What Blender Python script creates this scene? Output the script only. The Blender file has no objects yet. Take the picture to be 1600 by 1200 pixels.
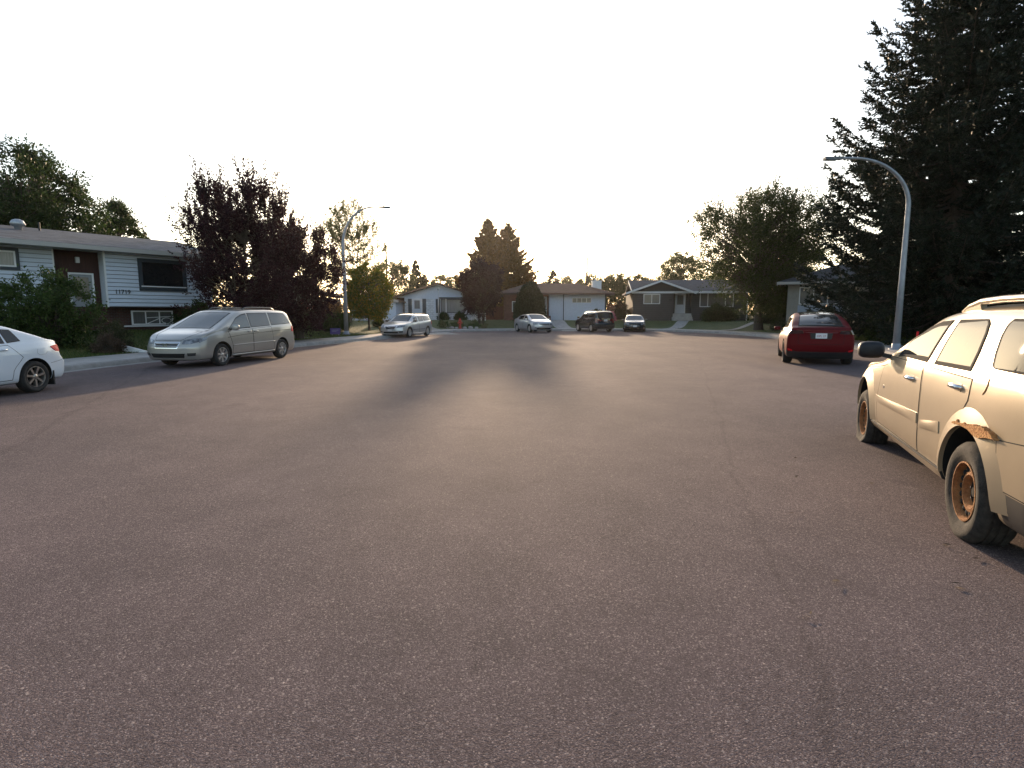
import bpy, bmesh, math, random
import numpy as np
from math import sin, cos, pi, radians, sqrt, atan2
from mathutils import Vector, Matrix
from mathutils.bvhtree import BVHTree

SC = bpy.context.scene
COL = SC.collection
# ------------------------------------------------------------------ camera
TILT = math.atan(111/870.0)
cam_d = bpy.data.cameras.new("camera")
cam_d.sensor_width = 36.0
cam_d.lens = 36.0*870/1600
cam_d.clip_start = 0.1
cam_d.clip_end = 3000
cam = bpy.data.objects.new("camera", cam_d)
cam.location = (0, 0, 1.57)
cam.rotation_euler = (pi/2-TILT, 0, 0)
COL.objects.link(cam)
SC.camera = cam
# ------------------------------------------------------------------ sky, sun, exposure
SUN_AZ, SUN_EL = radians(-1.0), radians(11.6)
world = bpy.data.worlds.new("World")
SC.world = world
world.use_nodes = True
wn = world.node_tree
wn.nodes.clear()
sky = wn.nodes.new("ShaderNodeTexSky")
sky.sky_type = 'NISHITA'
sky.sun_disc = False
sky.sun_elevation = SUN_EL
sky.sun_rotation = SUN_AZ
sky.air_density = 1.0
sky.dust_density = 1.6
sky.ozone_density = 1.0
bg = wn.nodes.new("ShaderNodeBackground")
bg.inputs['Strength'].default_value = 0.15
wo = wn.nodes.new("ShaderNodeOutputWorld")
smoke = wn.nodes.new("ShaderNodeHueSaturation")      # smoky summer air: the sky loses most of its colour
smoke.inputs['Saturation'].default_value = 0.85
wn.links.new(sky.outputs[0], smoke.inputs['Color'])
wn.links.new(smoke.outputs[0], bg.inputs[0])
wn.links.new(bg.outputs[0], wo.inputs[0])
sd = bpy.data.lights.new("sun", 'SUN')
sd.energy = 2.9
sd.angle = radians(1.3)
sd.color = (1.0, 0.72, 0.47)
sun = bpy.data.objects.new("sun", sd)
sv = Vector((sin(SUN_AZ)*cos(SUN_EL), cos(SUN_AZ)*cos(SUN_EL), sin(SUN_EL)))
sun.rotation_euler = sv.to_track_quat('Z', 'Y').to_euler()
sun.location = (0, 60, 60)
COL.objects.link(sun)
SC.view_settings.view_transform = 'Standard'
SC.view_settings.look = 'None'
SC.view_settings.exposure = 1.1
SC.view_settings.gamma = 1.0

# ------------------------------------------------------------------ materials
MATS = {}
def mat(name, col, rough=0.6, metal=0.0, var=0.0, vscale=6.0, bump=0.0, bscale=40.0, coat=0.0, spec=0.5,
        var2=None, stretch=None, emit=None):
    """principled material with optional procedural colour variation and bump"""
    if name in MATS: return MATS[name]
    m = bpy.data.materials.new(name); m.use_nodes = True
    nt = m.node_tree; b = nt.nodes['Principled BSDF']
    b.inputs['Base Color'].default_value = (*col, 1)
    b.inputs['Roughness'].default_value = rough
    b.inputs['Metallic'].default_value = metal
    b.inputs['Specular IOR Level'].default_value = spec
    if coat: b.inputs['Coat Weight'].default_value = coat; b.inputs['Coat Roughness'].default_value = 0.04
    tc = nt.nodes.new('ShaderNodeTexCoord'); src = tc.outputs['Object']
    if stretch:
        mp = nt.nodes.new('ShaderNodeMapping'); mp.inputs['Scale'].default_value = stretch
        nt.links.new(src, mp.inputs[0]); src = mp.outputs[0]
    if var:
        n = nt.nodes.new('ShaderNodeTexNoise'); n.inputs['Scale'].default_value = vscale; n.inputs['Detail'].default_value = 6
        n.inputs['Roughness'].default_value = 0.65
        nt.links.new(src, n.inputs['Vector'])
        r = nt.nodes.new('ShaderNodeValToRGB')
        c2 = var2 or tuple(min(1, c*(1+var)) for c in col)
        c1 = tuple(c*(1-var) for c in col) if var2 is None else col
        r.color_ramp.elements[0].position = 0.3; r.color_ramp.elements[1].position = 0.7
        r.color_ramp.elements[0].color = (*c1, 1); r.color_ramp.elements[1].color = (*c2, 1)
        nt.links.new(n.outputs['Fac'], r.inputs[0]); nt.links.new(r.outputs[0], b.inputs['Base Color'])
    if bump:
        n2 = nt.nodes.new('ShaderNodeTexNoise'); n2.inputs['Scale'].default_value = bscale; n2.inputs['Detail'].default_value = 5
        nt.links.new(src, n2.inputs['Vector'])
        bp = nt.nodes.new('ShaderNodeBump'); bp.inputs['Strength'].default_value = bump; bp.inputs['Distance'].default_value = 0.02
        nt.links.new(n2.outputs['Fac'], bp.inputs['Height']); nt.links.new(bp.outputs[0], b.inputs['Normal'])
    if emit:
        b.inputs['Emission Color'].default_value = (*emit, 1); b.inputs['Emission Strength'].default_value = 1
    MATS[name] = m
    return m

def leaf_mat(name, c1, c2, trans=0.35, c3=None, rough=0.55):
    """foliage: per-leaf colour from c1..c2, some light passes through each leaf"""
    if name in MATS: return MATS[name]
    m = bpy.data.materials.new(name); m.use_nodes = True
    nt = m.node_tree; nt.nodes.clear()
    out = nt.nodes.new('ShaderNodeOutputMaterial')
    geo = nt.nodes.new('ShaderNodeNewGeometry')
    r = nt.nodes.new('ShaderNodeValToRGB')
    r.color_ramp.elements[0].color = (*c1, 1); r.color_ramp.elements[1].color = (*c2, 1)
    if c3:
        e = r.color_ramp.elements.new(0.72); e.color = (*c2, 1); r.color_ramp.elements[-1].color = (*c3, 1)
    nt.links.new(geo.outputs['Random Per Island'], r.inputs[0])
    p = nt.nodes.new('ShaderNodeBsdfPrincipled'); p.inputs['Roughness'].default_value = rough
    p.inputs['Specular IOR Level'].default_value = 0.25
    t = nt.nodes.new('ShaderNodeBsdfTranslucent')
    mx = nt.nodes.new('ShaderNodeMixShader'); mx.inputs[0].default_value = trans
    nt.links.new(r.outputs[0], p.inputs['Base Color']); nt.links.new(r.outputs[0], t.inputs['Color'])
    nt.links.new(p.outputs[0], mx.inputs[1]); nt.links.new(t.outputs[0], mx.inputs[2]); nt.links.new(mx.outputs[0], out.inputs[0])
    MATS[name] = m
    return m

def brick_mat(name, c1, c2, mortar, bw, bh, rough=0.85, axis='xz', msize=0.012, bump=0.4, noise=0.35):
    """courses of brick or shingle laid in object space (u = x+y, v = z)"""
    if name in MATS: return MATS[name]
    m = bpy.data.materials.new(name); m.use_nodes = True
    nt = m.node_tree; b = nt.nodes['Principled BSDF']; b.inputs['Roughness'].default_value = rough
    b.inputs['Specular IOR Level'].default_value = 0.25
    tc = nt.nodes.new('ShaderNodeTexCoord'); sx = nt.nodes.new('ShaderNodeSeparateXYZ'); cx = nt.nodes.new('ShaderNodeCombineXYZ')
    nt.links.new(tc.outputs['Object'], sx.inputs[0])
    ad = nt.nodes.new('ShaderNodeMath'); ad.operation = 'ADD'
    nt.links.new(sx.outputs[0], ad.inputs[0])
    if axis == 'xz': nt.links.new(sx.outputs[1], ad.inputs[1])
    else: ad.inputs[1].default_value = 0
    nt.links.new(ad.outputs[0], cx.inputs[0])
    if axis == 'xy': nt.links.new(sx.outputs[1], cx.inputs[1])
    else: nt.links.new(sx.outputs[2], cx.inputs[1])
    br = nt.nodes.new('ShaderNodeTexBrick')
    br.inputs['Color1'].default_value = (*c1, 1); br.inputs['Color2'].default_value = (*c2, 1); br.inputs['Mortar'].default_value = (*mortar, 1)
    br.inputs['Scale'].default_value = 1.0; br.inputs['Mortar Size'].default_value = msize; br.inputs['Brick Width'].default_value = bw
    br.inputs['Row Height'].default_value = bh; br.inputs['Bias'].default_value = 0.0; br.inputs['Mortar Smooth'].default_value = 0.3
    nt.links.new(cx.outputs[0], br.inputs['Vector'])
    nz = nt.nodes.new('ShaderNodeTexNoise'); nz.inputs['Scale'].default_value = 3.0; nz.inputs['Detail'].default_value = 8
    nt.links.new(tc.outputs['Object'], nz.inputs['Vector'])
    hs = nt.nodes.new('ShaderNodeHueSaturation')
    mr = nt.nodes.new('ShaderNodeMapRange'); mr.inputs[3].default_value = 1-noise; mr.inputs[4].default_value = 1+noise
    nt.links.new(nz.outputs['Fac'], mr.inputs[0]); nt.links.new(mr.outputs[0], hs.inputs['Value']); nt.links.new(br.outputs['Color'], hs.inputs['Color'])
    nt.links.new(hs.outputs[0], b.inputs['Base Color'])
    bp = nt.nodes.new('ShaderNodeBump'); bp.inputs['Strength'].default_value = bump; bp.inputs['Distance'].default_value = 0.01; bp.invert = True
    nt.links.new(br.outputs['Fac'], bp.inputs['Height']); nt.links.new(bp.outputs[0], b.inputs['Normal'])
    MATS[name] = m
    return m

# ------------------------------------------------------------------ object helpers
def tag(o, label=None, cat=None, group=None, kind=None):
    if label: o['label'] = label
    if cat: o['category'] = cat
    if group: o['group'] = group
    if kind: o['kind'] = kind
    return o

def thing(name, label, cat, loc=(0, 0, 0), rz=0.0, group=None):
    o = bpy.data.objects.new(name, None); o.empty_display_size = 0.3
    o.location = loc; o.rotation_euler = (0, 0, rz)
    COL.objects.link(o)
    return tag(o, label, cat, group)

def link(name, me, parent=None):
    o = bpy.data.objects.new(name, me); COL.objects.link(o)
    if parent: o.parent = parent
    return o

def copy_tree(o, parent=None):
    c = o.copy(); COL.objects.link(c)
    if parent: c.parent = parent
    for ch in list(o.children): copy_tree(ch, c)
    return c

def np_mesh(name, V, Fc, mats, idx=None, smooth=False):
    V = np.asarray(V, dtype=np.float32); Fc = np.asarray(Fc, dtype=np.int32)
    me = bpy.data.meshes.new(name)
    k = Fc.shape[1]; n = len(Fc)
    me.vertices.add(len(V)); me.vertices.foreach_set('co', V.ravel())
    me.loops.add(n*k); me.loops.foreach_set('vertex_index', Fc.ravel())
    me.polygons.add(n); me.polygons.foreach_set('loop_start', np.arange(0, n*k, k, dtype=np.int32))
    try: me.polygons.foreach_set('loop_total', np.full(n, k, dtype=np.int32))
    except Exception: pass
    for m in mats: me.materials.append(m)
    if idx is not None: me.polygons.foreach_set('material_index', np.asarray(idx, dtype=np.int32))
    if smooth: me.polygons.foreach_set('use_smooth', np.ones(n, dtype=bool))
    me.update(calc_edges=True); me.validate()
    return me

class MB:
    """collects shapes, builds ONE mesh object"""
    def __init__(s): s.v = []; s.f = []; s.m = []; s.cur = 0; s.sm = []; s.smooth = False
    def mi(s, i): s.cur = i; return s
    def add(s, vs, fs):
        o = len(s.v); s.v += [tuple(p) for p in vs]
        for f in fs: s.f.append(tuple(i+o for i in f)); s.m.append(s.cur); s.sm.append(s.smooth)
        return s
    def box(s, x0, x1, y0, y1, z0, z1):
        x0, x1 = min(x0, x1), max(x0, x1); y0, y1 = min(y0, y1), max(y0, y1); z0, z1 = min(z0, z1), max(z0, z1)
        v = [(x0,y0,z0),(x1,y0,z0),(x1,y1,z0),(x0,y1,z0),(x0,y0,z1),(x1,y0,z1),(x1,y1,z1),(x0,y1,z1)]
        return s.add(v, [(0,3,2,1),(4,5,6,7),(0,1,5,4),(1,2,6,5),(2,3,7,6),(3,0,4,7)])
    def hexa(s, b, t):
        return s.add(list(b)+list(t), [(0,3,2,1),(4,5,6,7),(0,1,5,4),(1,2,6,5),(2,3,7,6),(3,0,4,7)])
    def prism(s, poly, d, axis='y', a=0.0):
        """poly of 2D points; extruded from a to d along axis"""
        n = len(poly)
        def P(u, w, t): return (u, t, w) if axis == 'y' else ((t, u, w) if axis == 'x' else (u, w, t))
        vs = [P(u, w, a) for u, w in poly]+[P(u, w, d) for u, w in poly]
        fs = [tuple(range(n)), tuple(range(2*n-1, n-1, -1))]+[(i, i+n, (i+1) % n+n, (i+1) % n) for i in range(n)]
        return s.add(vs, fs)
    def tube(s, pts, r, n=8, cap=True, flat=1.0):
        pts = [Vector(p) for p in pts]; rr = r if hasattr(r, '__len__') else [r]*len(pts)
        vs = []; up = None
        for i, p in enumerate(pts):
            t = (pts[min(i+1, len(pts)-1)]-pts[max(i-1, 0)])
            t = t.normalized() if t.length > 1e-9 else Vector((0, 0, 1))
            if up is None:
                ref = Vector((0, 0, 1)) if abs(t.z) < 0.9 else Vector((1, 0, 0))
                up = t.cross(ref).normalized()
            up = (up-t*up.dot(t)).normalized(); w = t.cross(up)
            for k in range(n):
                a = 2*pi*k/n; vs.append(p+(up*cos(a)+w*sin(a)*flat)*rr[i])
        fs = [(i*n+k, i*n+(k+1) % n, (i+1)*n+(k+1) % n, (i+1)*n+k) for i in range(len(pts)-1) for k in range(n)]
        if cap: fs += [tuple(range(n-1, -1, -1)), tuple((len(pts)-1)*n+k for k in range(n))]
        return s.add(vs, fs)
    def lathe(s, prof, n=24, axis='z', c=(0, 0, 0), close=False):
        """prof: (radius, along) pairs"""
        vs = []
        for r, h in prof:
            for k in range(n):
                a = 2*pi*k/n; u, w = r*cos(a), r*sin(a)
                p = (u, w, h) if axis == 'z' else ((u, h, w) if axis == 'y' else (h, u, w))
                vs.append((p[0]+c[0], p[1]+c[1], p[2]+c[2]))
        m = len(prof); fs = []
        for i in range(m if close else m-1):
            j = (i+1) % m
            for k in range(n):
                f = (i*n+k, i*n+(k+1) % n, j*n+(k+1) % n, j*n+k)
                fs.append(f if axis != 'y' else f[::-1])
        return s.add(vs, fs)
    def sphere(s, c, rx, ry, rz, n=12, m=8):
        return s.add([(c[0]+rx*cos(2*pi*k/n)*sin(pi*i/m), c[1]+ry*sin(2*pi*k/n)*sin(pi*i/m), c[2]+rz*cos(pi*i/m)) for i in range(m+1) for k in range(n)],
                     [(i*n+k, (i+1)*n+k, (i+1)*n+(k+1) % n, i*n+(k+1) % n) for i in range(m) for k in range(n)])
    def build(s, name, mats, parent=None, loc=None, rz=None, merge=False, bevel=0.0, angle=None):
        mats = mats if isinstance(mats, (list, tuple)) else [mats]
        me = bpy.data.meshes.new(name); me.from_pydata(s.v, [], s.f)
        for m in mats: me.materials.append(m)
        me.polygons.foreach_set('material_index', s.m); me.polygons.foreach_set('use_smooth', s.sm)
        if merge or bevel:
            bm = bmesh.new(); bm.from_mesh(me); bmesh.ops.remove_doubles(bm, verts=bm.verts, dist=1e-4)
            if bevel:
                es = [e for e in bm.edges if len(e.link_faces) == 2 and e.calc_face_angle(0) > 0.6]
                bmesh.ops.bevel(bm, geom=es, offset=bevel, segments=2, affect='EDGES', clamp_overlap=True)
            bm.to_mesh(me); bm.free()
        if angle: me.polygons.foreach_set('use_smooth', [True]*len(me.polygons)); me.set_sharp_from_angle(angle=angle)
        me.update()
        o = link(name, me, parent)
        if loc: o.location = loc
        if rz is not None: o.rotation_euler = (0, 0, rz)
        return o

rng = np.random.default_rng(7)
random.seed(7)
M_BARK = mat('bark', (0.075, 0.06, 0.048), 0.9, var=0.4, vscale=9, bump=0.8, bscale=25, stretch=(3, 3, 0.6))
M_BARKP = mat('pale bark', (0.30, 0.28, 0.25), 0.85, var=0.4, vscale=6, bump=0.5, bscale=20)
# ------------------------------------------------------------------ ground, road, kerbs, sidewalks
CTRL = [(-11.9,-40),(-12.1,-15),(-12.2,0),(-12.2,10),(-12.1,15.4),(-11.7,18.5),(-11.0,22),(-10.1,26),(-9.0,30),(-8.0,34),(-7.2,38),(-6.4,42),(-5.2,46),(-3.2,48.3),(0,49.2),
        (4,49.4),(8,49.3),(11,48.8),(13.3,47.6),(15.2,45),(16.4,41),(16.6,37),(16.4,32.5),(15.9,28),(15.1,23.9),(13.7,20),(11.8,15.8),(9.6,10.8),(7.6,5.5),(6.0,1),(4.6,-4),(4.0,-15),(4.0,-40)]
def catmull(P, per=8):
    P = [np.array(p, float) for p in P]; out = []
    for i in range(len(P)-1):
        p0, p1, p2, p3 = P[max(i-1, 0)], P[i], P[i+1], P[min(i+2, len(P)-1)]
        for k in range(per):
            t = k/per
            out.append(0.5*((2*p1)+(-p0+p2)*t+(2*p0-5*p1+4*p2-p3)*t*t+(-p0+3*p1-3*p2+p3)*t**3))
    out.append(P[-1]); return np.array(out)
KERB = catmull(CTRL, 6)
def normals2(P):
    d = np.gradient(P, axis=0); d /= np.linalg.norm(d, axis=1)[:, None]
    return np.stack([-d[:, 1], d[:, 0]], 1)      # path runs clockwise round the bulb, so left is outside
KN = normals2(KERB)
def sstep(a, b, x):
    t = np.clip((x-a)/(b-a), 0, 1); return t*t*(3-2*t)
def hprof(d): return 0.14+0.04*sstep(0.2, 1.7, d)+0.62*sstep(2.2, 9.0, d)
def kdist(x, y):
    """signed distance to the kerb line, positive outside the road"""
    A = KERB[:-1]; B = KERB[1:]; p = np.array([x, y]); ab = B-A
    t = np.clip(((p-A)*ab).sum(1)/(ab*ab).sum(1), 0, 1); q = A+ab*t[:, None]
    dd = np.linalg.norm(q-p, axis=1); i = int(dd.argmin())
    c = ab[i, 0]*(p-A[i])[1]-ab[i, 1]*(p-A[i])[0]
    return dd[i]*(1 if c > 0 else -1)
def gz(x, y):
    d = kdist(x, y)
    return 0.0 if d < 0 else float(hprof(d))

def asphalt():
    m = bpy.data.materials.new('asphalt'); m.use_nodes = True
    nt = m.node_tree; b = nt.nodes['Principled BSDF']; L = nt.links.new
    tc = nt.nodes.new('ShaderNodeTexCoord')
    def N(t, **k):
        n = nt.nodes.new(t)
        for a, v in k.items(): setattr(n, a, v)
        return n
    def noise(scale, detail=4, rough=0.6):
        n = N('ShaderNodeTexNoise'); n.inputs['Scale'].default_value = scale; n.inputs['Detail'].default_value = detail; n.inputs['Roughness'].default_value = rough
        L(tc.outputs['Object'], n.inputs['Vector']); return n
    def ramp(src, stops):
        r = N('ShaderNodeValToRGB'); e = r.color_ramp.elements
        e[0].position, e[0].color = stops[0][0], (*stops[0][1], 1); e[1].position, e[1].color = stops[-1][0], (*stops[-1][1], 1)
        for p, c in stops[1:-1]: x = e.new(p); x.color = (*c, 1)
        L(src, r.inputs[0]); return r
    def mixc(f, a, bb, mode='MIX'):
        x = N('ShaderNodeMix', data_type='RGBA', blend_type=mode)
        if isinstance(f, float): x.inputs[0].default_value = f
        else: L(f, x.inputs[0])
        L(a, x.inputs[6]); L(bb, x.inputs[7]); return x.outputs[2]
    # stones of two sizes in a dark binder, each with its own tone
    v1 = N('ShaderNodeTexVoronoi'); v1.inputs['Scale'].default_value = 210; L(tc.outputs['Object'], v1.inputs['Vector'])
    v2 = N('ShaderNodeTexVoronoi'); v2.inputs['Scale'].default_value = 115; L(tc.outputs['Object'], v2.inputs['Vector'])
    s1 = N('ShaderNodeSeparateColor'); L(v1.outputs['Color'], s1.inputs[0])
    s2 = N('ShaderNodeSeparateColor'); L(v2.outputs['Color'], s2.inputs[0])
    c1 = ramp(s1.outputs[0], [(0.0, (0.040, 0.032, 0.034)), (0.45, (0.080, 0.064, 0.066)), (0.8, (0.116, 0.094, 0.096)), (0.97, (0.21, 0.18, 0.175)), (1.0, (0.36, 0.31, 0.29))])
    c2 = ramp(s2.outputs[1], [(0.0, (0.034, 0.028, 0.030)), (0.6, (0.086, 0.069, 0.071)), (0.95, (0.098, 0.08, 0.081)), (0.98, (0.26, 0.225, 0.21)), (1.0, (0.40, 0.35, 0.31))])
    c = mixc(0.38, c1.outputs[0], c2.outputs[0])
    big = noise(0.22, 5); mid = noise(1.7, 6, 0.7)
    rb = ramp(big.outputs[0], [(0.3, (0.76, 0.77, 0.79)), (0.7, (1.17, 1.13, 1.10))])
    rm = ramp(mid.outputs[0], [(0.25, (0.80, 0.80, 0.80)), (0.6, (1.05, 1.04, 1.04)), (0.8, (1.14, 1.12, 1.10))])
    c = mixc(1.0, c, rb.outputs[0], 'MULTIPLY'); c = mixc(1.0, c, rm.outputs[0], 'MULTIPLY')
    gain = N('ShaderNodeMix', data_type='RGBA', blend_type='MULTIPLY'); gain.inputs[0].default_value = 1.0; gain.clamp_result = False
    L(c, gain.inputs[6]); gain.inputs[7].default_value = (1.64, 1.56, 1.50, 1); c = gain.outputs[2]
    mpx = N('ShaderNodeMapping'); mpx.inputs['Scale'].default_value = (0.55, 0.05, 1); mpx.inputs['Rotation'].default_value = (0, 0, 0.12); L(tc.outputs['Object'], mpx.inputs[0])
    lane = N('ShaderNodeTexNoise'); lane.inputs['Scale'].default_value = 1.0; lane.inputs['Detail'].default_value = 5; L(mpx.outputs[0], lane.inputs['Vector'])
    rl = ramp(lane.outputs[0], [(0.35, (0.86, 0.86, 0.88)), (0.65, (1.08, 1.07, 1.06))])
    c = mixc(1.0, c, rl.outputs[0], 'MULTIPLY')
    # oil drips and worn dark patches
    oil = noise(0.9, 3, 0.5); ro = ramp(oil.outputs[0], [(0.66, (1, 1, 1)), (0.74, (0.78, 0.78, 0.8))])
    c = mixc(1.0, c, ro.outputs[0], 'MULTIPLY')
    # paving seams: x = a + b*y (+ wobble), drawn as thin dark, broken lines of crumbled binder
    sx = N('ShaderNodeSeparateXYZ'); L(tc.outputs['Object'], sx.inputs[0])
    wob = noise(0.6, 4)
    def math2(op, a, bb):
        n = N('ShaderNodeMath', operation=op)
        for i, x in enumerate((a, bb)):
            if isinstance(x, (int, float)): n.inputs[i].default_value = x
            else: L(x, n.inputs[i])
        return n.outputs[0]
    for (a, bq, wd, dark) in ((0.62, 0.305, 0.04, 0.87), (-2.9, -0.47, 0.08, 0.86), (-6.2, -0.1, 0.04, 0.9)):
        e = math2('SUBTRACT', sx.outputs[0], math2('MULTIPLY', sx.outputs[1], bq))
        e = math2('SUBTRACT', e, a)
        e = math2('ADD', e, math2('MULTIPLY', math2('SUBTRACT', wob.outputs[0], 0.5), 0.5))
        e = math2('ABSOLUTE', e, 0); e = math2('DIVIDE', e, wd)
        rr = ramp(e, [(0.2, (dark,)*3), (1.0, (1, 1, 1))])
        c = mixc(1.0, c, rr.outputs[0], 'MULTIPLY')
    L(c, b.inputs['Base Color'])
    b.inputs['Roughness'].default_value = 0.92; b.inputs['Specular IOR Level'].default_value = 0.18
    bp = N('ShaderNodeBump'); bp.inputs['Strength'].default_value = 0.6; bp.inputs['Distance'].default_value = 0.002
    h = math2('ADD', v1.outputs['Distance'], math2('MULTIPLY', v2.outputs['Distance'], 1.2))
    L(h, bp.inputs['Height']); bp.invert = True
    L(bp.outputs[0], b.inputs['Normal'])
    return m
M_ASPH = asphalt()
M_CONC = mat('concrete', (0.36, 0.345, 0.33), 0.85, var=0.22, vscale=2.5, bump=0.25, bscale=60)
M_CONC2 = mat('worn concrete', (0.27, 0.26, 0.25), 0.88, var=0.25, vscale=3, bump=0.3, bscale=50)
M_LAWN = mat('lawn', (0.05, 0.075, 0.018), 0.9, var=0.4, vscale=1.3, bump=0.8, bscale=45, var2=(0.085, 0.105, 0.03))
M_SOIL = mat('soil', (0.075, 0.06, 0.045), 0.95, var=0.4, vscale=4, bump=0.8, bscale=30)

def ring(d, z):
    P = KERB+KN*d
    return np.column_stack([P, np.full(len(P), z)])
def strip(rings, name, m, kind='structure', smooth=True):
    n = len(rings[0]); V = np.concatenate(rings); F_ = []
    for r in range(len(rings)-1):
        for i in range(n-1): F_.append((r*n+i, r*n+i+1, (r+1)*n+i+1, (r+1)*n+i))
    me = np_mesh(name, V, np.array(F_)[:, ::-1], [m], smooth=smooth)
    return tag(link(name, me), kind=kind)
# road: one sheet
bm = bmesh.new()
vs = [bm.verts.new((x, y, 0.0)) for x, y in KERB]
fc = bm.faces.new(vs); bmesh.ops.triangulate(bm, faces=[fc]); bmesh.ops.recalc_face_normals(bm, faces=bm.faces)
for f in bm.faces:
    if f.normal.z < 0: f.normal_flip()
me = bpy.data.meshes.new('road'); bm.to_mesh(me); bm.free(); me.materials.append(M_ASPH)
tag(link('road', me), kind='structure')
strip([ring(0.0, -0.05), ring(0.012, 0.11), ring(0.05, 0.14), ring(0.17, 0.144)], 'kerb', M_CONC2)
# sidewalk with a joint every 1.5 m
rs = [ring(0.172, hprof(0.18)), ring(1.68, hprof(1.68)), ring(1.69, hprof(1.69)-0.1)]
strip(rs, 'sidewalk', M_CONC)
# joints across the sidewalk and the kerb
jv = []; jf = []; acc = 0.0; nxt = 0.0
for i in range(len(KERB)-1):
    a_, b_ = KERB[i], KERB[i+1]; L_ = np.linalg.norm(b_-a_)
    while nxt < acc+L_:
        f_ = (nxt-acc)/L_; p = a_+(b_-a_)*f_; n_ = KN[i]*(1-f_)+KN[i+1]*f_; t_ = (b_-a_)/L_*0.009
        if -2 < p[1]:
            o_ = len(jv)
            for d_, z_ in ((0.175, hprof(0.18)+0.004), (1.67, hprof(1.67)+0.004)):
                q = p+n_*d_; jv += [(q[0]-t_[0], q[1]-t_[1], z_), (q[0]+t_[0], q[1]+t_[1], z_)]
            jf.append((o_, o_+2, o_+3, o_+1))
        nxt += 1.55
    acc += L_
tag(link('sidewalk_joints', np_mesh('sidewalk_joints', jv, jf, [mat('joint dirt', (0.11, 0.10, 0.09), 0.95)])), kind='structure')
# gutter pan of concrete, 4 mm above the road
strip([ring(-0.32, 0.004), ring(-0.004, 0.005)], 'gutter', M_CONC2)
rg = [1.66, 1.9, 2.4, 3.2, 4.2, 5.4, 6.8, 8.4, 10.5, 14, 20, 32, 60, 120]
strip([ring(d, hprof(d)-(0.03 if d < 1.7 else 0)) for d in rg], 'lawn_ground', M_LAWN)
MB().add([(-330,-120,-0.12),(330,-120,-0.12),(330,420,-0.12),(-330,420,-0.12)], [(0,1,2,3)]).build('ground', M_LAWN)['kind'] = 'structure'

def drape(pts, w, name, m, dz=0.012, kind='structure', seg=0.5, thick=0.0):
    """a path or driveway laid over the terrain along a centre line"""
    P = catmull([np.array(p[:2], float) for p in pts], 10); Nn = normals2(P)
    ws = np.interp(np.linspace(0, 1, len(P)), np.linspace(0, 1, len(w)), w) if hasattr(w, '__len__') else np.full(len(P), w)
    K = 6; V = []; 
    for i in range(len(P)):
        for k in range(K+1):
            q = P[i]+Nn[i]*ws[i]*(k/K-0.5)
            d = kdist(*q); z = 0.006+max(0.0, min(1.0, (d+0.25)/0.9))*(hprof(max(d, 0.65))+dz-0.006)
            V.append((q[0], q[1], z))
    F_ = [(i*(K+1)+k, i*(K+1)+k+1, (i+1)*(K+1)+k+1, (i+1)*(K+1)+k) for i in range(len(P)-1) for k in range(K)]
    me = np_mesh(name, V, np.array(F_)[:, ::-1], [m], smooth=True)
    return tag(link(name, me), kind=kind)
drape([(-6.4,40.5),(-8.5,47),(-11.0,54),(-13.6,64)], [5.5,5.0,4.6,4.2], 'driveway', M_CONC2)
drape([(5.2,48.6),(4.7,54),(4.6,59.4)], 1.5, 'walkway', M_CONC)
drape([(12.6,47.7),(15.0,51),(16.9,55.2)], 1.1, 'walkway', M_CONC)
drape([(16.0,43.6),(18.5,46),(21.5,49.5)], 0.55, 'walkway', M_CONC, dz=0.05)
drape([(-10.8,30.5),(-13.5,32.0),(-16.5,33.5)], 1.3, 'walkway', M_CONC2)
# ------------------------------------------------------------------ houses
M_SIDE = mat('white siding', (0.57, 0.63, 0.72), 0.55, var=0.08, vscale=2, stretch=(1, 1, 6))
M_GROOVE = mat('siding groove shade', (0.24, 0.26, 0.29), 0.9)  # grey stands in for the shadow line under each siding lap
M_STUCW = mat('white stucco', (0.57, 0.62, 0.71), 0.85, var=0.07, vscale=5, bump=0.3, bscale=70)
M_STUCG = mat('dark grey siding', (0.050, 0.052, 0.053), 0.75, var=0.14, vscale=2)
M_STUCB = mat('beige stucco', (0.30, 0.285, 0.25), 0.9, var=0.1, vscale=4, bump=0.3, bscale=60)
M_TRIMW = mat('white trim', (0.72, 0.73, 0.74), 0.4, var=0.04, vscale=4)
M_TRIMB = mat('dark blue trim', (0.03, 0.042, 0.055), 0.5, var=0.1, vscale=4)
M_SOFFIT = mat('soffit', (0.42, 0.40, 0.37), 0.6)
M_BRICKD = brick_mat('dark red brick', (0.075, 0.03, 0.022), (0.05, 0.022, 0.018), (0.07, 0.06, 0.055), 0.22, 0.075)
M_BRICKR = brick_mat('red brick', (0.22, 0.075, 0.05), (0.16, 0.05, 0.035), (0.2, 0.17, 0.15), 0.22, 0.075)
M_SHGREY = brick_mat('grey shingle', (0.135, 0.15, 0.17), (0.075, 0.085, 0.10), (0.05, 0.05, 0.055), 0.30, 0.05, msize=0.006, noise=0.3)
M_SHBROWN = brick_mat('brown shingle', (0.115, 0.064, 0.047), (0.085, 0.047, 0.035), (0.06, 0.035, 0.03), 0.32, 0.055, msize=0.006)
M_SHDARK = brick_mat('charcoal shingle', (0.075, 0.08, 0.095), (0.055, 0.06, 0.072), (0.03, 0.03, 0.035), 0.32, 0.055, msize=0.006)
M_STONEW = brick_mat('white stone blocks', (0.66, 0.68, 0.72), (0.58, 0.6, 0.64), (0.28, 0.29, 0.31), 0.42, 0.20, msize=0.014)
M_PANE = mat('window pane', (0.012, 0.014, 0.016), 0.06, spec=0.6)
M_CURT = mat('curtain behind glass', (0.10, 0.10, 0.10), 0.5, var=0.35, vscale=3, stretch=(9, 9, 0.3), coat=1.0)
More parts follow.
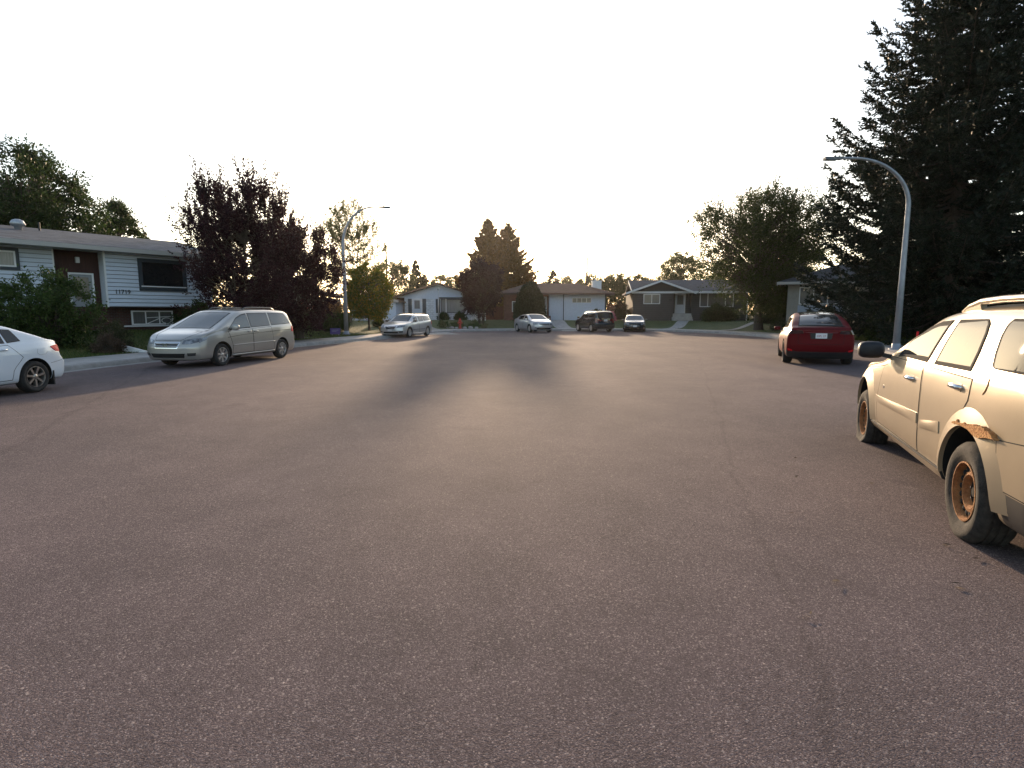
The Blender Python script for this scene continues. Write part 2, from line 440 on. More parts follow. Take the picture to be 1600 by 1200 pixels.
M_CURTL = mat('pale curtain behind glass', (0.2, 0.2, 0.2), 0.5, var=0.3, vscale=3, stretch=(9, 9, 0.3), coat=1.0)
M_DOORW = mat('white door paint', (0.55, 0.57, 0.62), 0.45)
M_WOODR = mat('red-brown stained wood', (0.13, 0.045, 0.028), 0.75, var=0.3, vscale=3, stretch=(6, 6, 0.5))
M_WOODD = mat('dark red panelling', (0.045, 0.014, 0.010), 0.7, var=0.3, vscale=3, stretch=(8, 8, 0.5))
M_WOODO = mat('orange wood', (0.30, 0.12, 0.045), 0.7, var=0.3, vscale=4, stretch=(4, 4, 0.6))
M_METALG = mat('galvanised metal', (0.42, 0.44, 0.46), 0.42, metal=0.7, var=0.15, vscale=5)
M_BLACK = mat('black metal', (0.015, 0.015, 0.016), 0.5)

def laps(mb, x0, x1, y, z0, z1, h=0.2, d=0.022):
    """lap siding on a wall facing local -y"""
    n = max(1, round((z1-z0)/h)); h = (z1-z0)/n
    g = min(0.03, h*0.2)
    for i in range(n):
        a, b = z0+i*h+g, z0+(i+1)*h
        mb.add([(x0, y-d, a), (x1, y-d, a), (x1, y-0.004, b), (x0, y-0.004, b), (x0, y, a), (x1, y, a)], [(0, 1, 2, 3), (0, 4, 5, 1)]); mb.mi(1).add([(x0, y-0.003, a-g), (x1, y-0.003, a-g), (x1, y-0.003, a), (x0, y-0.003, a)], [(0, 1, 2, 3)]).mi(0)  # second material paints the lap's shadow line into the groove

def window(parent, x0, x1, z0, z1, y, fm, pane=None, split=(), rails=(), fw=0.06, proud=0.06, name='window', sill=None, trim=None, tw=0.12):
    """frame with a pane as its sub-part, set into a wall that faces local -y"""
    f = MB()
    if trim:
        f.mi(1)
        f.box(x0-tw, x0, y-proud+0.012, y, z0-tw, z1+tw); f.box(x1, x1+tw, y-proud+0.012, y, z0-tw, z1+tw)
        f.box(x0, x1, y-proud+0.012, y, z1, z1+tw); f.box(x0, x1, y-proud+0.012, y, z0-tw, z0)
        f.mi(0)
    f.box(x0, x0+fw, y-proud, y, z0, z1); f.box(x1-fw, x1, y-proud, y, z0, z1)
    f.box(x0+fw, x1-fw, y-proud, y, z1-fw, z1); f.box(x0+fw, x1-fw, y-proud, y, z0, z0+fw)
    for s in split: f.box(x0+s*(x1-x0)-fw*0.4, x0+s*(x1-x0)+fw*0.4, y-proud+0.008, y, z0+fw, z1-fw)
    for s in rails: f.box(x0+fw, x1-fw, y-proud+0.014, y, z0+s*(z1-z0)-fw*0.35, z0+s*(z1-z0)+fw*0.35)
    o = f.build(name, [fm, trim or fm], parent)
    MB().box(x0+fw*0.8, x1-fw*0.8, y-0.022, y-0.003, z0+fw*0.8, z1-fw*0.8).build('pane', pane or M_PANE, o)
    if sill: MB().box(x0-0.08, x1+0.08, y-proud-0.07, y, z0-0.07, z0-0.004).build('sill', sill, o)
    return o

def door(parent, x0, x1, z0, z1, y, m, glass=True, fm=None):
    f = MB(); fw = 0.07
    f.box(x0-fw, x0, y-0.06, y, z0, z1+fw); f.box(x1, x1+fw, y-0.06, y, z0, z1+fw); f.box(x0, x1, y-0.06, y, z1, z1+fw)
    f.build('door_frame', fm or M_TRIMW, parent)
    d = MB(); h = z1-z0; d.box(x0, x1, y-0.035, y, z0, z1)
    d.box(x0+0.1, x1-0.1, y-0.045, y-0.035, z0+0.1*h, z0+0.35*h)
    o = d.build('door', m, parent)
    if glass: MB().box(x0+0.13, x1-0.13, y-0.047, y-0.036, z0+0.45*h, z0+0.94*h).build('door_pane', M_CURT, o)
    k = MB(); k.sphere((x1-0.09, y-0.075, z0+0.45*h), 0.03, 0.03, 0.03); k.box(x1-0.1, x1-0.08, y-0.06, y-0.036, z0+0.44*h, z0+0.46*h)
    k.build('handle', M_METALG, o)
    return o

def gable_roof(parent, x0, x1, yf, yb, ze, zr, m, ridge='x', t=0.16, fascia=None, name='roof'):
    """two slopes with thickness; eaves at ze, ridge at zr; ridge along x or y"""
    mb = MB()
    if ridge == 'x':
        ym = (yf+yb)/2
        sec = [(yf, ze), (ym, zr), (yb, ze), (yb, ze-t), (ym, zr-t), (yf, ze-t)]
        mb.add([(x, y, z) for x in (x0, x1) for y, z in sec], [(0, 1, 7, 6), (1, 2, 8, 7), (2, 3, 9, 8), (3, 4, 10, 9), (4, 5, 11, 10), (5, 0, 6, 11), (0, 5, 4, 1), (1, 4, 3, 2), (6, 7, 10, 11), (7, 8, 9, 10)])
    else:
        xm = (x0+x1)/2
        sec = [(x0, ze), (xm, zr), (x1, ze), (x1, ze-t), (xm, zr-t), (x0, ze-t)]
        mb.add([(x, y, z) for y in (yf, yb) for x, z in sec], [(0, 6, 7, 1), (1, 7, 8, 2), (2, 8, 9, 3), (3, 9, 10, 4), (4, 10, 11, 5), (5, 11, 6, 0), (0, 1, 4, 5), (1, 2, 3, 4), (6, 11, 10, 7), (7, 10, 9, 8)])
    o = mb.build(name, m, parent)
    if fascia:
        fb = MB()
        if ridge == 'x':
            fb.box(x0-0.003, x1+0.003, yf-0.03, yf-0.003, ze-t-0.05, ze-0.01)
            fb.box(x0-0.003, x1+0.003, yb+0.003, yb+0.03, ze-t-0.05, ze-0.01)
            for x in (x0, x1):
                a, b = (x-0.03, x-0.003) if x == x0 else (x+0.003, x+0.03)
                ym = (yf+yb)/2
                fb.hexa([(a, yf, ze-t-0.05), (b, yf, ze-t-0.05), (b, ym, zr-t-0.05), (a, ym, zr-t-0.05)], [(a, yf, ze-0.01), (b, yf, ze-0.01), (b, ym, zr-0.01), (a, ym, zr-0.01)])
        else:
            xm = (x0+x1)/2
            for xa, xb, za, zb in ((x0, xm, ze, zr), (xm, x1, zr, ze)):
                fb.hexa([(xa, yf-0.035, za-t-0.05), (xb, yf-0.035, zb-t-0.05), (xb, yf-0.003, zb-t-0.05), (xa, yf-0.003, za-t-0.05)],
                        [(xa, yf-0.035, za-0.01), (xb, yf-0.035, zb-0.01), (xb, yf-0.003, zb-0.01), (xa, yf-0.003, za-0.01)])
        fb.build('fascia', fascia, o)
    return o

def hip_roof(parent, x0, x1, yf, yb, ze, zr, m, inset=None, t=0.16, fascia=None):
    ym = (yf+yb)/2; i = inset if inset is not None else (yb-yf)/2
    mb = MB()
    mb.add([(x0, yf, ze), (x1, yf, ze), (x1, yb, ze), (x0, yb, ze), (x0+i, ym, zr), (x1-i, ym, zr), (x0, yf, ze-t), (x1, yf, ze-t), (x1, yb, ze-t), (x0, yb, ze-t)],
           [(0, 1, 5, 4), (1, 2, 5), (2, 3, 4, 5), (3, 0, 4), (0, 6, 7, 1), (1, 7, 8, 2), (2, 8, 9, 3), (3, 9, 6, 0), (6, 9, 8, 7)])
    o = mb.build('roof', m, parent)
    if fascia:
        fb = MB()
        fb.box(x0-0.03, x1+0.03, yf-0.035, yf-0.003, ze-t-0.04, ze-0.02); fb.box(x0-0.03, x0-0.003, yf, yb, ze-t-0.04, ze-0.02); fb.box(x1+0.003, x1+0.03, yf, yb, ze-t-0.04, ze-0.02)
        fb.build('gutter', fascia, o)
    return o

def gable_fill(mb, x0, x1, y, ze, zr, th=0.1):
    mb.prism([(x0, ze), (x1, ze), ((x0+x1)/2, zr)], y+th, 'y', y)

# ---- white two-storey house on the left (front turned towards the road)
HR = atan2(.821, .572)
hs = thing('house', 'white two-storey house with grey roof and number 11719 behind the minivan at left', 'house', (-20.6, 22.5, 0.72), HR, 'houses round the street')
Z = 0.72
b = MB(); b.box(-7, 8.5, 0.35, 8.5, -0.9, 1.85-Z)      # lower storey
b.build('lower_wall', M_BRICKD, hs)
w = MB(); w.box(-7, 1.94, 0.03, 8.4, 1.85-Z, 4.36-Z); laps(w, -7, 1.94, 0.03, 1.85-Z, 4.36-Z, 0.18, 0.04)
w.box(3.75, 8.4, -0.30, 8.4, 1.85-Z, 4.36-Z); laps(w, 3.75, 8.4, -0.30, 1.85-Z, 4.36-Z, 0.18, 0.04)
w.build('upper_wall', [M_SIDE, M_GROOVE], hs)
MB().box(3.68, 3.752, -0.335, -0.26, 1.83-Z, 4.36-Z).build('corner_trim', M_TRIMW, hs)
MB().box(1.938, 1.99, -0.005, 0.06, 1.83-Z, 4.36-Z).build('corner_trim', M_TRIMW, hs)
e = MB(); e.box(1.95, 3.74, 0.42, 8.3, -0.3, 4.36-Z)
for i in range(9): e.box(2.0+i*0.2, 2.012+i*0.2, 0.405, 0.419, -0.3, 4.36-Z)
e.build('entry_wall', M_WOODD, hs)
door(hs, 2.62, 3.42, 0.55, 2.55, 0.42, mat('grey door paint', (0.24, 0.26, 0.28), 0.5))
MB().box(2.85, 3.0, 0.30, 0.40, 3.05, 3.3).build('porch_lamp', M_METALG, hs)
window(hs, -0.9, 0.72, 3.42-Z, 4.06-Z, 0.0, M_TRIMW, M_CURTL, split=(0.5,), trim=M_TRIMB)
window(hs, 5.1, 7.1, 2.68-Z, 4.04-Z, -0.325, M_TRIMB, M_PANE, fw=0.1, trim=M_TRIMB, tw=0.07)
MB().box(5.1, 7.1, -0.43, -0.40, 2.79-Z, 2.84-Z).build('sill', M_TRIMW, hs)
window(hs, -0.8, 0.42, 1.02-Z, 1.72-Z, 0.35, M_TRIMW, M_PANE)
window(hs, 4.85, 6.7, 1.0-Z, 1.68-Z, 0.35, M_TRIMW, M_CURT, split=(0.33, 0.66))
hb = MB()
hb.tube([(5.5, 0.28, 1.06-Z), (6.08, 0.28, 1.32-Z)], 0.018, 6); hb.tube([(5.5, 0.28, 1.34-Z), (6.64, 0.28, 1.40-Z)], 0.018, 6)
hb.tube([(6.37+0.22*cos(a), 0.28, 1.2-Z+0.13*sin(a)) for a in np.linspace(0, 2*pi, 17)], 0.016, 6)
hb.build('window_grille', M_TRIMW, hs)
MB().box(4.5, 7.0, 0.25, 0.34, 0.92-Z, 0.98-Z).build('ledge', M_TRIMW, hs)
gable_roof(hs, -7.6, 9.0, -0.95, 9.35, 4.46-Z, 5.55-Z, M_SHGREY, 'x', t=0.14, fascia=M_SOFFIT)
MB().box(-7.5, 8.9, -0.93, 0.6, 4.285-Z, 4.315-Z).build('soffit', M_SOFFIT, hs)
tv = MB(); tv.smooth = True; tv.lathe([(0.14, -0.2), (0.14, 0.1), (0.23, 0.14), (0.26, 0.26), (0.22, 0.38), (0.1, 0.44), (0.0, 0.45)], 18)
for k in range(18): tv.tube([(0.245*cos(2*pi*k/18), 0.245*sin(2*pi*k/18), 0.15), (0.265*cos(2*pi*k/18+.15), 0.265*sin(2*pi*k/18+.15), 0.26), (0.2*cos(2*pi*k/18+.3), 0.2*sin(2*pi*k/18+.3), 0.39)], 0.012, 4)
tv.build('roof_vent', M_METALG, hs, loc=(1.66, 2.9, 5.27-Z))
MB().tube([(2.5, 3.2, 5.1-Z), (2.5, 3.2, 5.72-Z)], 0.04, 8).build('vent_pipe', M_BLACK, hs)
# the house number
def text_mesh(name, s, size, m, parent, loc, rot, depth=0.01, sx=1.0):
    cu = bpy.data.curves.new(name, 'FONT'); cu.body = s; cu.size = size; cu.extrude = depth; cu.align_x = 'CENTER'; cu.align_y = 'CENTER'
    t = bpy.data.objects.new(name, cu); COL.objects.link(t)
    dg = bpy.context.evaluated_depsgraph_get(); me = bpy.data.meshes.new_from_object(t.evaluated_get(dg))
    bpy.data.objects.remove(t); me.materials.clear(); me.materials.append(m); me.name = name
    o = link(name, me, parent); o.location = loc; o.rotation_euler = rot; o.scale = (sx, 1, 1)
    return o
text_mesh('house_number', '11719', 0.27, M_BLACK, hs, (4.33, -0.345, 2.52-Z), (pi/2, 0, 0), 0.012, 0.95)

# ---- house with porch behind the chokecherries
h2 = thing('house', 'beige house with brown shingle roof half hidden behind the purple trees', 'house', (-22.0, 46.5, 0.75), radians(4), 'houses round the street')
w = MB(); w.box(0, 5.9, 0, 8, -0.4, 2.15); w.build('wall', M_STUCB, h2)
w = MB(); gable_fill(w, 0.0, 5.9, 0.0, 2.15, 3.0); w.build('gable_wall', M_STUCB, h2)
gable_roof(h2, -0.7, 6.7, -1.2, 8.5, 2.3, 3.25, M_SHBROWN, 'y', fascia=M_SOFFIT)
window(h2, 0.8, 2.6, 0.8, 1.9, 0, M_TRIMW, M_CURT, split=(0.5,))
window(h2, 4.0, 5.2, 0.8, 1.9, 0, M_TRIMW, M_CURT)
MB().box(4.6, 8.6, -5.2, -0.003, -0.4, 0.85).build('deck', M_WOODD, h2)
for x in (5.2, 6.1): MB().box(x, x+0.12, -1.1, -0.98, 0.86, 2.15).build('porch_post', M_TRIMW, h2)
# ---- pale garage
ga = thing('garage', 'pale white garage with a low gable behind the lollipop tree', 'garage', (-16.7, 58.5, 0.8), 0)
w = MB(); w.box(0, 4.6, 0, 6, -0.5, 1.95); gable_fill(w, 0, 4.6, 0.0, 1.95, 2.6); w.build('wall', M_STUCW, ga)
gable_roof(ga, -0.4, 5.0, -0.5, 6.4, 2.02, 2.76, M_SHBROWN, 'y', fascia=M_SOFFIT)
window(ga, 0.5, 1.4, 0.9, 1.6, 0, M_TRIMB, M_PANE)
MB().box(3.1, 3.16, -0.07, -0.01, -0.3, 1.9).build('downspout', M_TRIMB, ga)
# ---- white gabled bungalow
wh = thing('house', 'white gabled bungalow with dark shutters beside the long driveway', 'house', (-12.6, 62, 0.8), 0, 'houses round the street')
w = MB(); w.box(0.75, 9.0, 0, 9, -0.5, 2.45); gable_fill(w, 0.0, 9.0, 0.001, 2.45, 3.86); w.build('wall', M_STUCW, wh)
w = MB(); w.box(-0.2, 0.745, 0.8, 8, -0.5, 2.45); w.build('side_entry_wall', M_WOODD, wh)
MB().box(0.25, 0.45, 0.70, 0.79, 0.1, 2.0).build('side_door_trim', M_WOODO, wh)
MB().box(0.75, 4.0, -0.02, -0.003, -0.45, 2.30).box(4.02, 9.0, -0.02, -0.003, -0.45, 0.72).build('stone_facing', M_STONEW, wh)
gable_roof(wh, -0.75, 9.75, -0.75, 9.4, 2.42, 4.08, M_SHBROWN, 'y', t=0.14, fascia=mat('brown fascia', (0.09, 0.055, 0.04), 0.6))
door(wh, 1.72, 2.58, 0.40, 2.25, -0.02, M_DOORW)
for x in (1.16, 2.74):
    s = MB(); s.box(x, x+0.40, -0.07, -0.021, 0.38, 2.32)
    for i in range(14): s.box(x+0.04, x+0.36, -0.082, -0.071, 0.48+i*0.13, 0.55+i*0.13)
    s.build('shutter', M_TRIMB, wh)
window(wh, 4.75, 7.4, 0.75, 2.3, -0.02, M_TRIMB, M_CURTL, split=(0.25,), fw=0.07)
s = MB(); s.box(4.2, 4.68, -0.07, -0.021, 0.75, 2.3); s.build('shutter', M_TRIMB, wh)
MB().box(4.6, 7.6, -0.45, -0.021, 2.32, 2.47).build('window_hood', M_TRIMB, wh)
MB().box(5.30, 5.38, -0.10, -0.021, 0.76, 2.30).build('mullion', M_TRIMW, wh)
MB().box(1.2, 3.3, -1.4, -0.022, -0.5, 0.38).build('steps', M_CONC2, wh)
# ---- brown hip-roofed house
bh = thing('house', 'white and brick bungalow with brown hip roof behind the silver sedan', 'house', (-0.9, 60, 0.8), 0, 'houses round the street')
w = MB(); w.box(4.86, 10.9, 0, 9, -0.5, 2.75); w.build('white_wall', M_STUCW, bh)
w = MB(); w.box(0, 3.0, 0.01, 9, -0.5, 2.75); w.box(3.0, 4.86, 1.0, 9, -0.5, 2.75); w.build('brick_wall', M_BRICKR, bh)
rf = hip_roof(bh, -0.75, 11.7, -0.8, 9.6, 2.88, 4.12, M_SHBROWN, inset=3.4, fascia=mat('brown gutter', (0.10, 0.06, 0.045), 0.5))
ch = MB(); ch.box(9.75, 10.75, 2.2, 2.95, 2.7, 4.2); ch.box(9.70, 10.80, 2.15, 3.0, 4.2, 4.3); ch.mi(1); ch.lathe([(0.13, 4.3), (0.13, 4.52), (0.0, 4.52)], 10, c=(10.1, 2.55, 0)); ch.build('chimney', [M_TRIMW, M_METALG], rf)
door(bh, 3.75, 4.62, 0.55, 2.45, 1.0, M_DOORW)
window(bh, 3.1, 3.55, 0.7, 2.4, 1.0, M_TRIMB, M_CURT)
MB().box(2.9, 4.98, -0.9, 0.99, -0.5, 0.48).box(2.9, 4.98, -1.3, -0.91, -0.5, 0.28).build('steps', M_BRICKR, bh)
window(bh, 7.3, 9.35, 1.83, 2.38, 0, M_TRIMW, M_CURT, split=(0.25, 0.5, 0.75), fw=0.05)
for x in (6.35, 10.80): MB().box(x, x+0.08, -0.09, -0.01, -0.4, 2.7).build('downspout', M_TRIMB, bh)
window(bh, 0.9, 2.2, 0.9, 2.0, 0.01, M_TRIMW, M_CURT, split=(0.5,))
MB().box(4.80, 4.86, -0.03, -0.002, -0.4, 2.7).build('corner_trim', M_TRIMB, bh)
# ---- dark grey house
gh = thing('house', 'dark grey bungalow with white-edged gable and concrete front steps', 'house', (12.3, 57.3, 0.82), radians(-7), 'houses round the street')
w = MB(); w.box(0, 4.0, 0, 9, -0.6, 2.72); laps(w, 0, 4.0, 0, -0.5, 2.72, 0.2); gable_fill(w, 0.0, 5.9, 0.001, 2.72, 3.95)
w.box(4.0, 5.9, 1.3, 9, -0.6, 2.72); laps(w, 4.0, 5.9, 1.3, 0.4, 2.72, 0.2)
w.box(5.9, 11.4, 0.6, 9, -0.6, 2.72); laps(w, 5.9, 11.4, 0.6, -0.5, 2.72, 0.2); w.build('wall', [M_STUCG, M_BLACK], gh)  # black strips paint the shadow lines between the laps
gable_roof(gh, -0.1, 12.0, -0.15, 9.6, 2.92, 4.30, M_SHDARK, 'x', fascia=M_TRIMW)
g2 = gable_roof(gh, -0.75, 6.1, -0.7, 4.6, 2.80, 4.02, M_SHDARK, 'y', t=0.15, fascia=M_TRIMW, name='porch_roof')
window(gh, 1.05, 2.7, 1.65, 2.65, -0.022, M_TRIMW, M_CURT, split=(0.5,), fw=0.07)
window(gh, 6.7, 10.0, 1.35, 2.78, 0.578, M_TRIMW, M_CURT, split=(0.24, 0.76), fw=0.07)
door(gh, 4.45, 5.35, 0.72, 2.68, 1.278, M_DOORW)
st = MB()
for i in range(4): st.box(3.9, 5.9, 1.25-0.55-0.32*(i+1), 1.25-0.32*i, -0.6, 0.70-0.19*i)
st.build('steps', M_CONC, gh)
MB().box(11.28, 11.37, 0.48, 0.57, -0.3, 2.8).build('downspout', M_TRIMW, gh)
MB().box(3.55, 3.85, -0.06, -0.025, 2.0, 2.14).build('porch_lamp', M_BLACK, gh)
# ---- beige house behind the elm and the spruce
be = thing('house', 'beige stucco house with pale blue panel under its wide window, behind the red car', 'house', (19.8, 40.5, 0.78), radians(-26), 'houses round the street')
w = MB(); w.box(0, 9, 0, 8, -0.6, 2.85); w.build('wall', M_STUCB, be)
hip_roof(be, -0.7, 9.8, -0.8, 8.7, 2.98, 4.4, M_SHGREY, inset=4.0, fascia=M_SOFFIT)
window(be, 0.75, 3.4, 1.40, 2.62, 0, M_TRIMW, M_CURT, split=(0.34, 0.67), fw=0.06)
MB().box(0.7, 3.45, -0.03, -0.002, 0.55, 1.33).build('wall_panel', mat('pale blue panel', (0.33, 0.38, 0.46), 0.6), be)

# ------------------------------------------------------------------ fences
def board_fence(name, label, x0, x1, y, z, h, m, post=1.8, bw=0.14):
    root = thing(name, label, 'fence', (x0, y, z)); L_ = x1-x0
    mb = MB(); n = int(L_/(bw+0.015))
    for i in range(n): mb.box(i*(bw+0.015), i*(bw+0.015)+bw, 0, 0.02, 0.05, h-0.03*random.random())
    mb.box(0, L_, 0.021, 0.06, 0.3, 0.39); mb.box(0, L_, 0.021, 0.06, h-0.35, h-0.26); mb.build('board_panel', m, root)
    for i in range(int(L_/post)+1): MB().box(i*post-0.05, i*post+0.05, 0.061, 0.16, -0.1, h+0.05).build('post', m, root)
board_fence('board_fence', 'red-brown board fence left of the brick end of the brown-roofed house', -3.45, -0.95, 61, 0.78, 1.5, M_WOODR)
board_fence('board_fence', 'red-brown board fence between the brown-roofed house and the grey house', 10.3, 12.2, 60.5, 0.78, 1.75, M_WOODR)
lf = thing('picket_fence', 'short white picket fence behind the purple plum tree', 'fence', (-4.2, 57.5, 0.75))
mb = MB()
for i in range(7): mb.box(i*0.2, i*0.2+0.09, 0, 0.02, 0.05, 1.0)
mb.box(-0.05, 1.35, 0.021, 0.05, 0.25, 0.33); mb.box(-0.05, 1.35, 0.021, 0.05, 0.75, 0.83); mb.build('picket_panel', M_TRIMW, lf)
MB().box(1.4, 1.52, 0, 0.12, -0.1, 1.35).build('post', M_TRIMW, lf)
# ------------------------------------------------------------------ vehicles
def paint(name, col, metal=0.0, rough=0.32, coat=1.0, var=0.05):
    m = mat(name, col, rough, metal, var=var, vscale=1.6, coat=coat)
    if coat < 0.3: m.node_tree.nodes['Principled BSDF'].inputs['Specular IOR Level'].default_value = 0.12
    return m
M_GLASS = mat('tinted glass', (0.012, 0.014, 0.015), 0.03, spec=0.45)
M_GLASSW = mat('windscreen glass', (0.03, 0.04, 0.042), 0.03, spec=1.0)
M_RUB = mat('black rubber', (0.018, 0.018, 0.018), 0.75, var=0.3, vscale=12)
M_TYRE = mat('tyre rubber', (0.022, 0.021, 0.021), 0.85, var=0.5, vscale=9, bump=0.3, bscale=60)
M_TYRED = mat('dusty tyre rubber', (0.008, 0.008, 0.008), 0.92, var=0.5, vscale=13, bump=0.2, bscale=90, var2=(0.06, 0.053, 0.045))
M_PLAST = mat('black plastic', (0.022, 0.022, 0.023), 0.5, var=0.15)
M_WELL = mat('wheel well', (0.008, 0.008, 0.008), 0.95)
M_CHROME = mat('chrome', (0.75, 0.75, 0.75), 0.12, metal=1.0)
M_ALLOY = mat('alloy', (0.52, 0.52, 0.52), 0.3, metal=0.85)
M_RED = mat('red lamp', (0.62, 0.015, 0.022), 0.4, spec=0.15)
M_REDD = mat('dark red lamp', (0.12, 0.006, 0.008), 0.12, coat=1.0)
M_LAMP = mat('headlamp', (0.035, 0.04, 0.05), 0.12, metal=0.2, var=0.9, vscale=7, coat=0.6, var2=(0.42, 0.44, 0.47))
M_AMBER = mat('amber lamp', (0.5, 0.22, 0.05), 0.15, coat=1.0)
M_PLATE = mat('plate white', (0.62, 0.62, 0.64), 0.4)
M_PTEXT = mat('plate red text', (0.25, 0.02, 0.03), 0.5)
M_RUSTW = mat('rusty steel', (0.20, 0.075, 0.024), 0.85, var=0.5, vscale=14, bump=0.4, bscale=60, var2=(0.40, 0.19, 0.07))
M_RUST = mat('rust', (0.26, 0.09, 0.025), 0.95, var=0.5, vscale=30, bump=1.0, bscale=60, var2=(0.60, 0.33, 0.12))

def lerp_tab(tab, x):
    return np.interp(x, [p[0] for p in tab], [p[1] for p in tab])
def smooth_tab(tab, s):
    xs = np.arange(tab[0][0]-0.3, tab[-1][0]+0.3, 0.01); y = lerp_tab(tab, xs)
    k = np.exp(-0.5*(np.arange(-4*s, 4*s+1e-9, 0.01)/s)**2); k /= k.sum()
    yp = np.pad(y, len(k)//2, mode='edge'); y2 = np.convolve(yp, k, 'valid')
    return xs, y2[:len(xs)]
def qspline(P, per=4):
    """quadratic b-spline through a control polygon (corners rounded)"""
    P = np.asarray(P, float); n = len(P); out = [P[0]]
    for i in range(1, n-1):
        a = (P[i-1]+P[i])/2 if i > 1 else P[0]; b = (P[i]+P[i+1])/2 if i < n-2 else P[-1]
        for t in np.linspace(0, 1, per+1)[1:]:
            out.append(a*(1-t)**2+2*P[i]*t*(1-t)+b*t*t)
    return np.array(out)

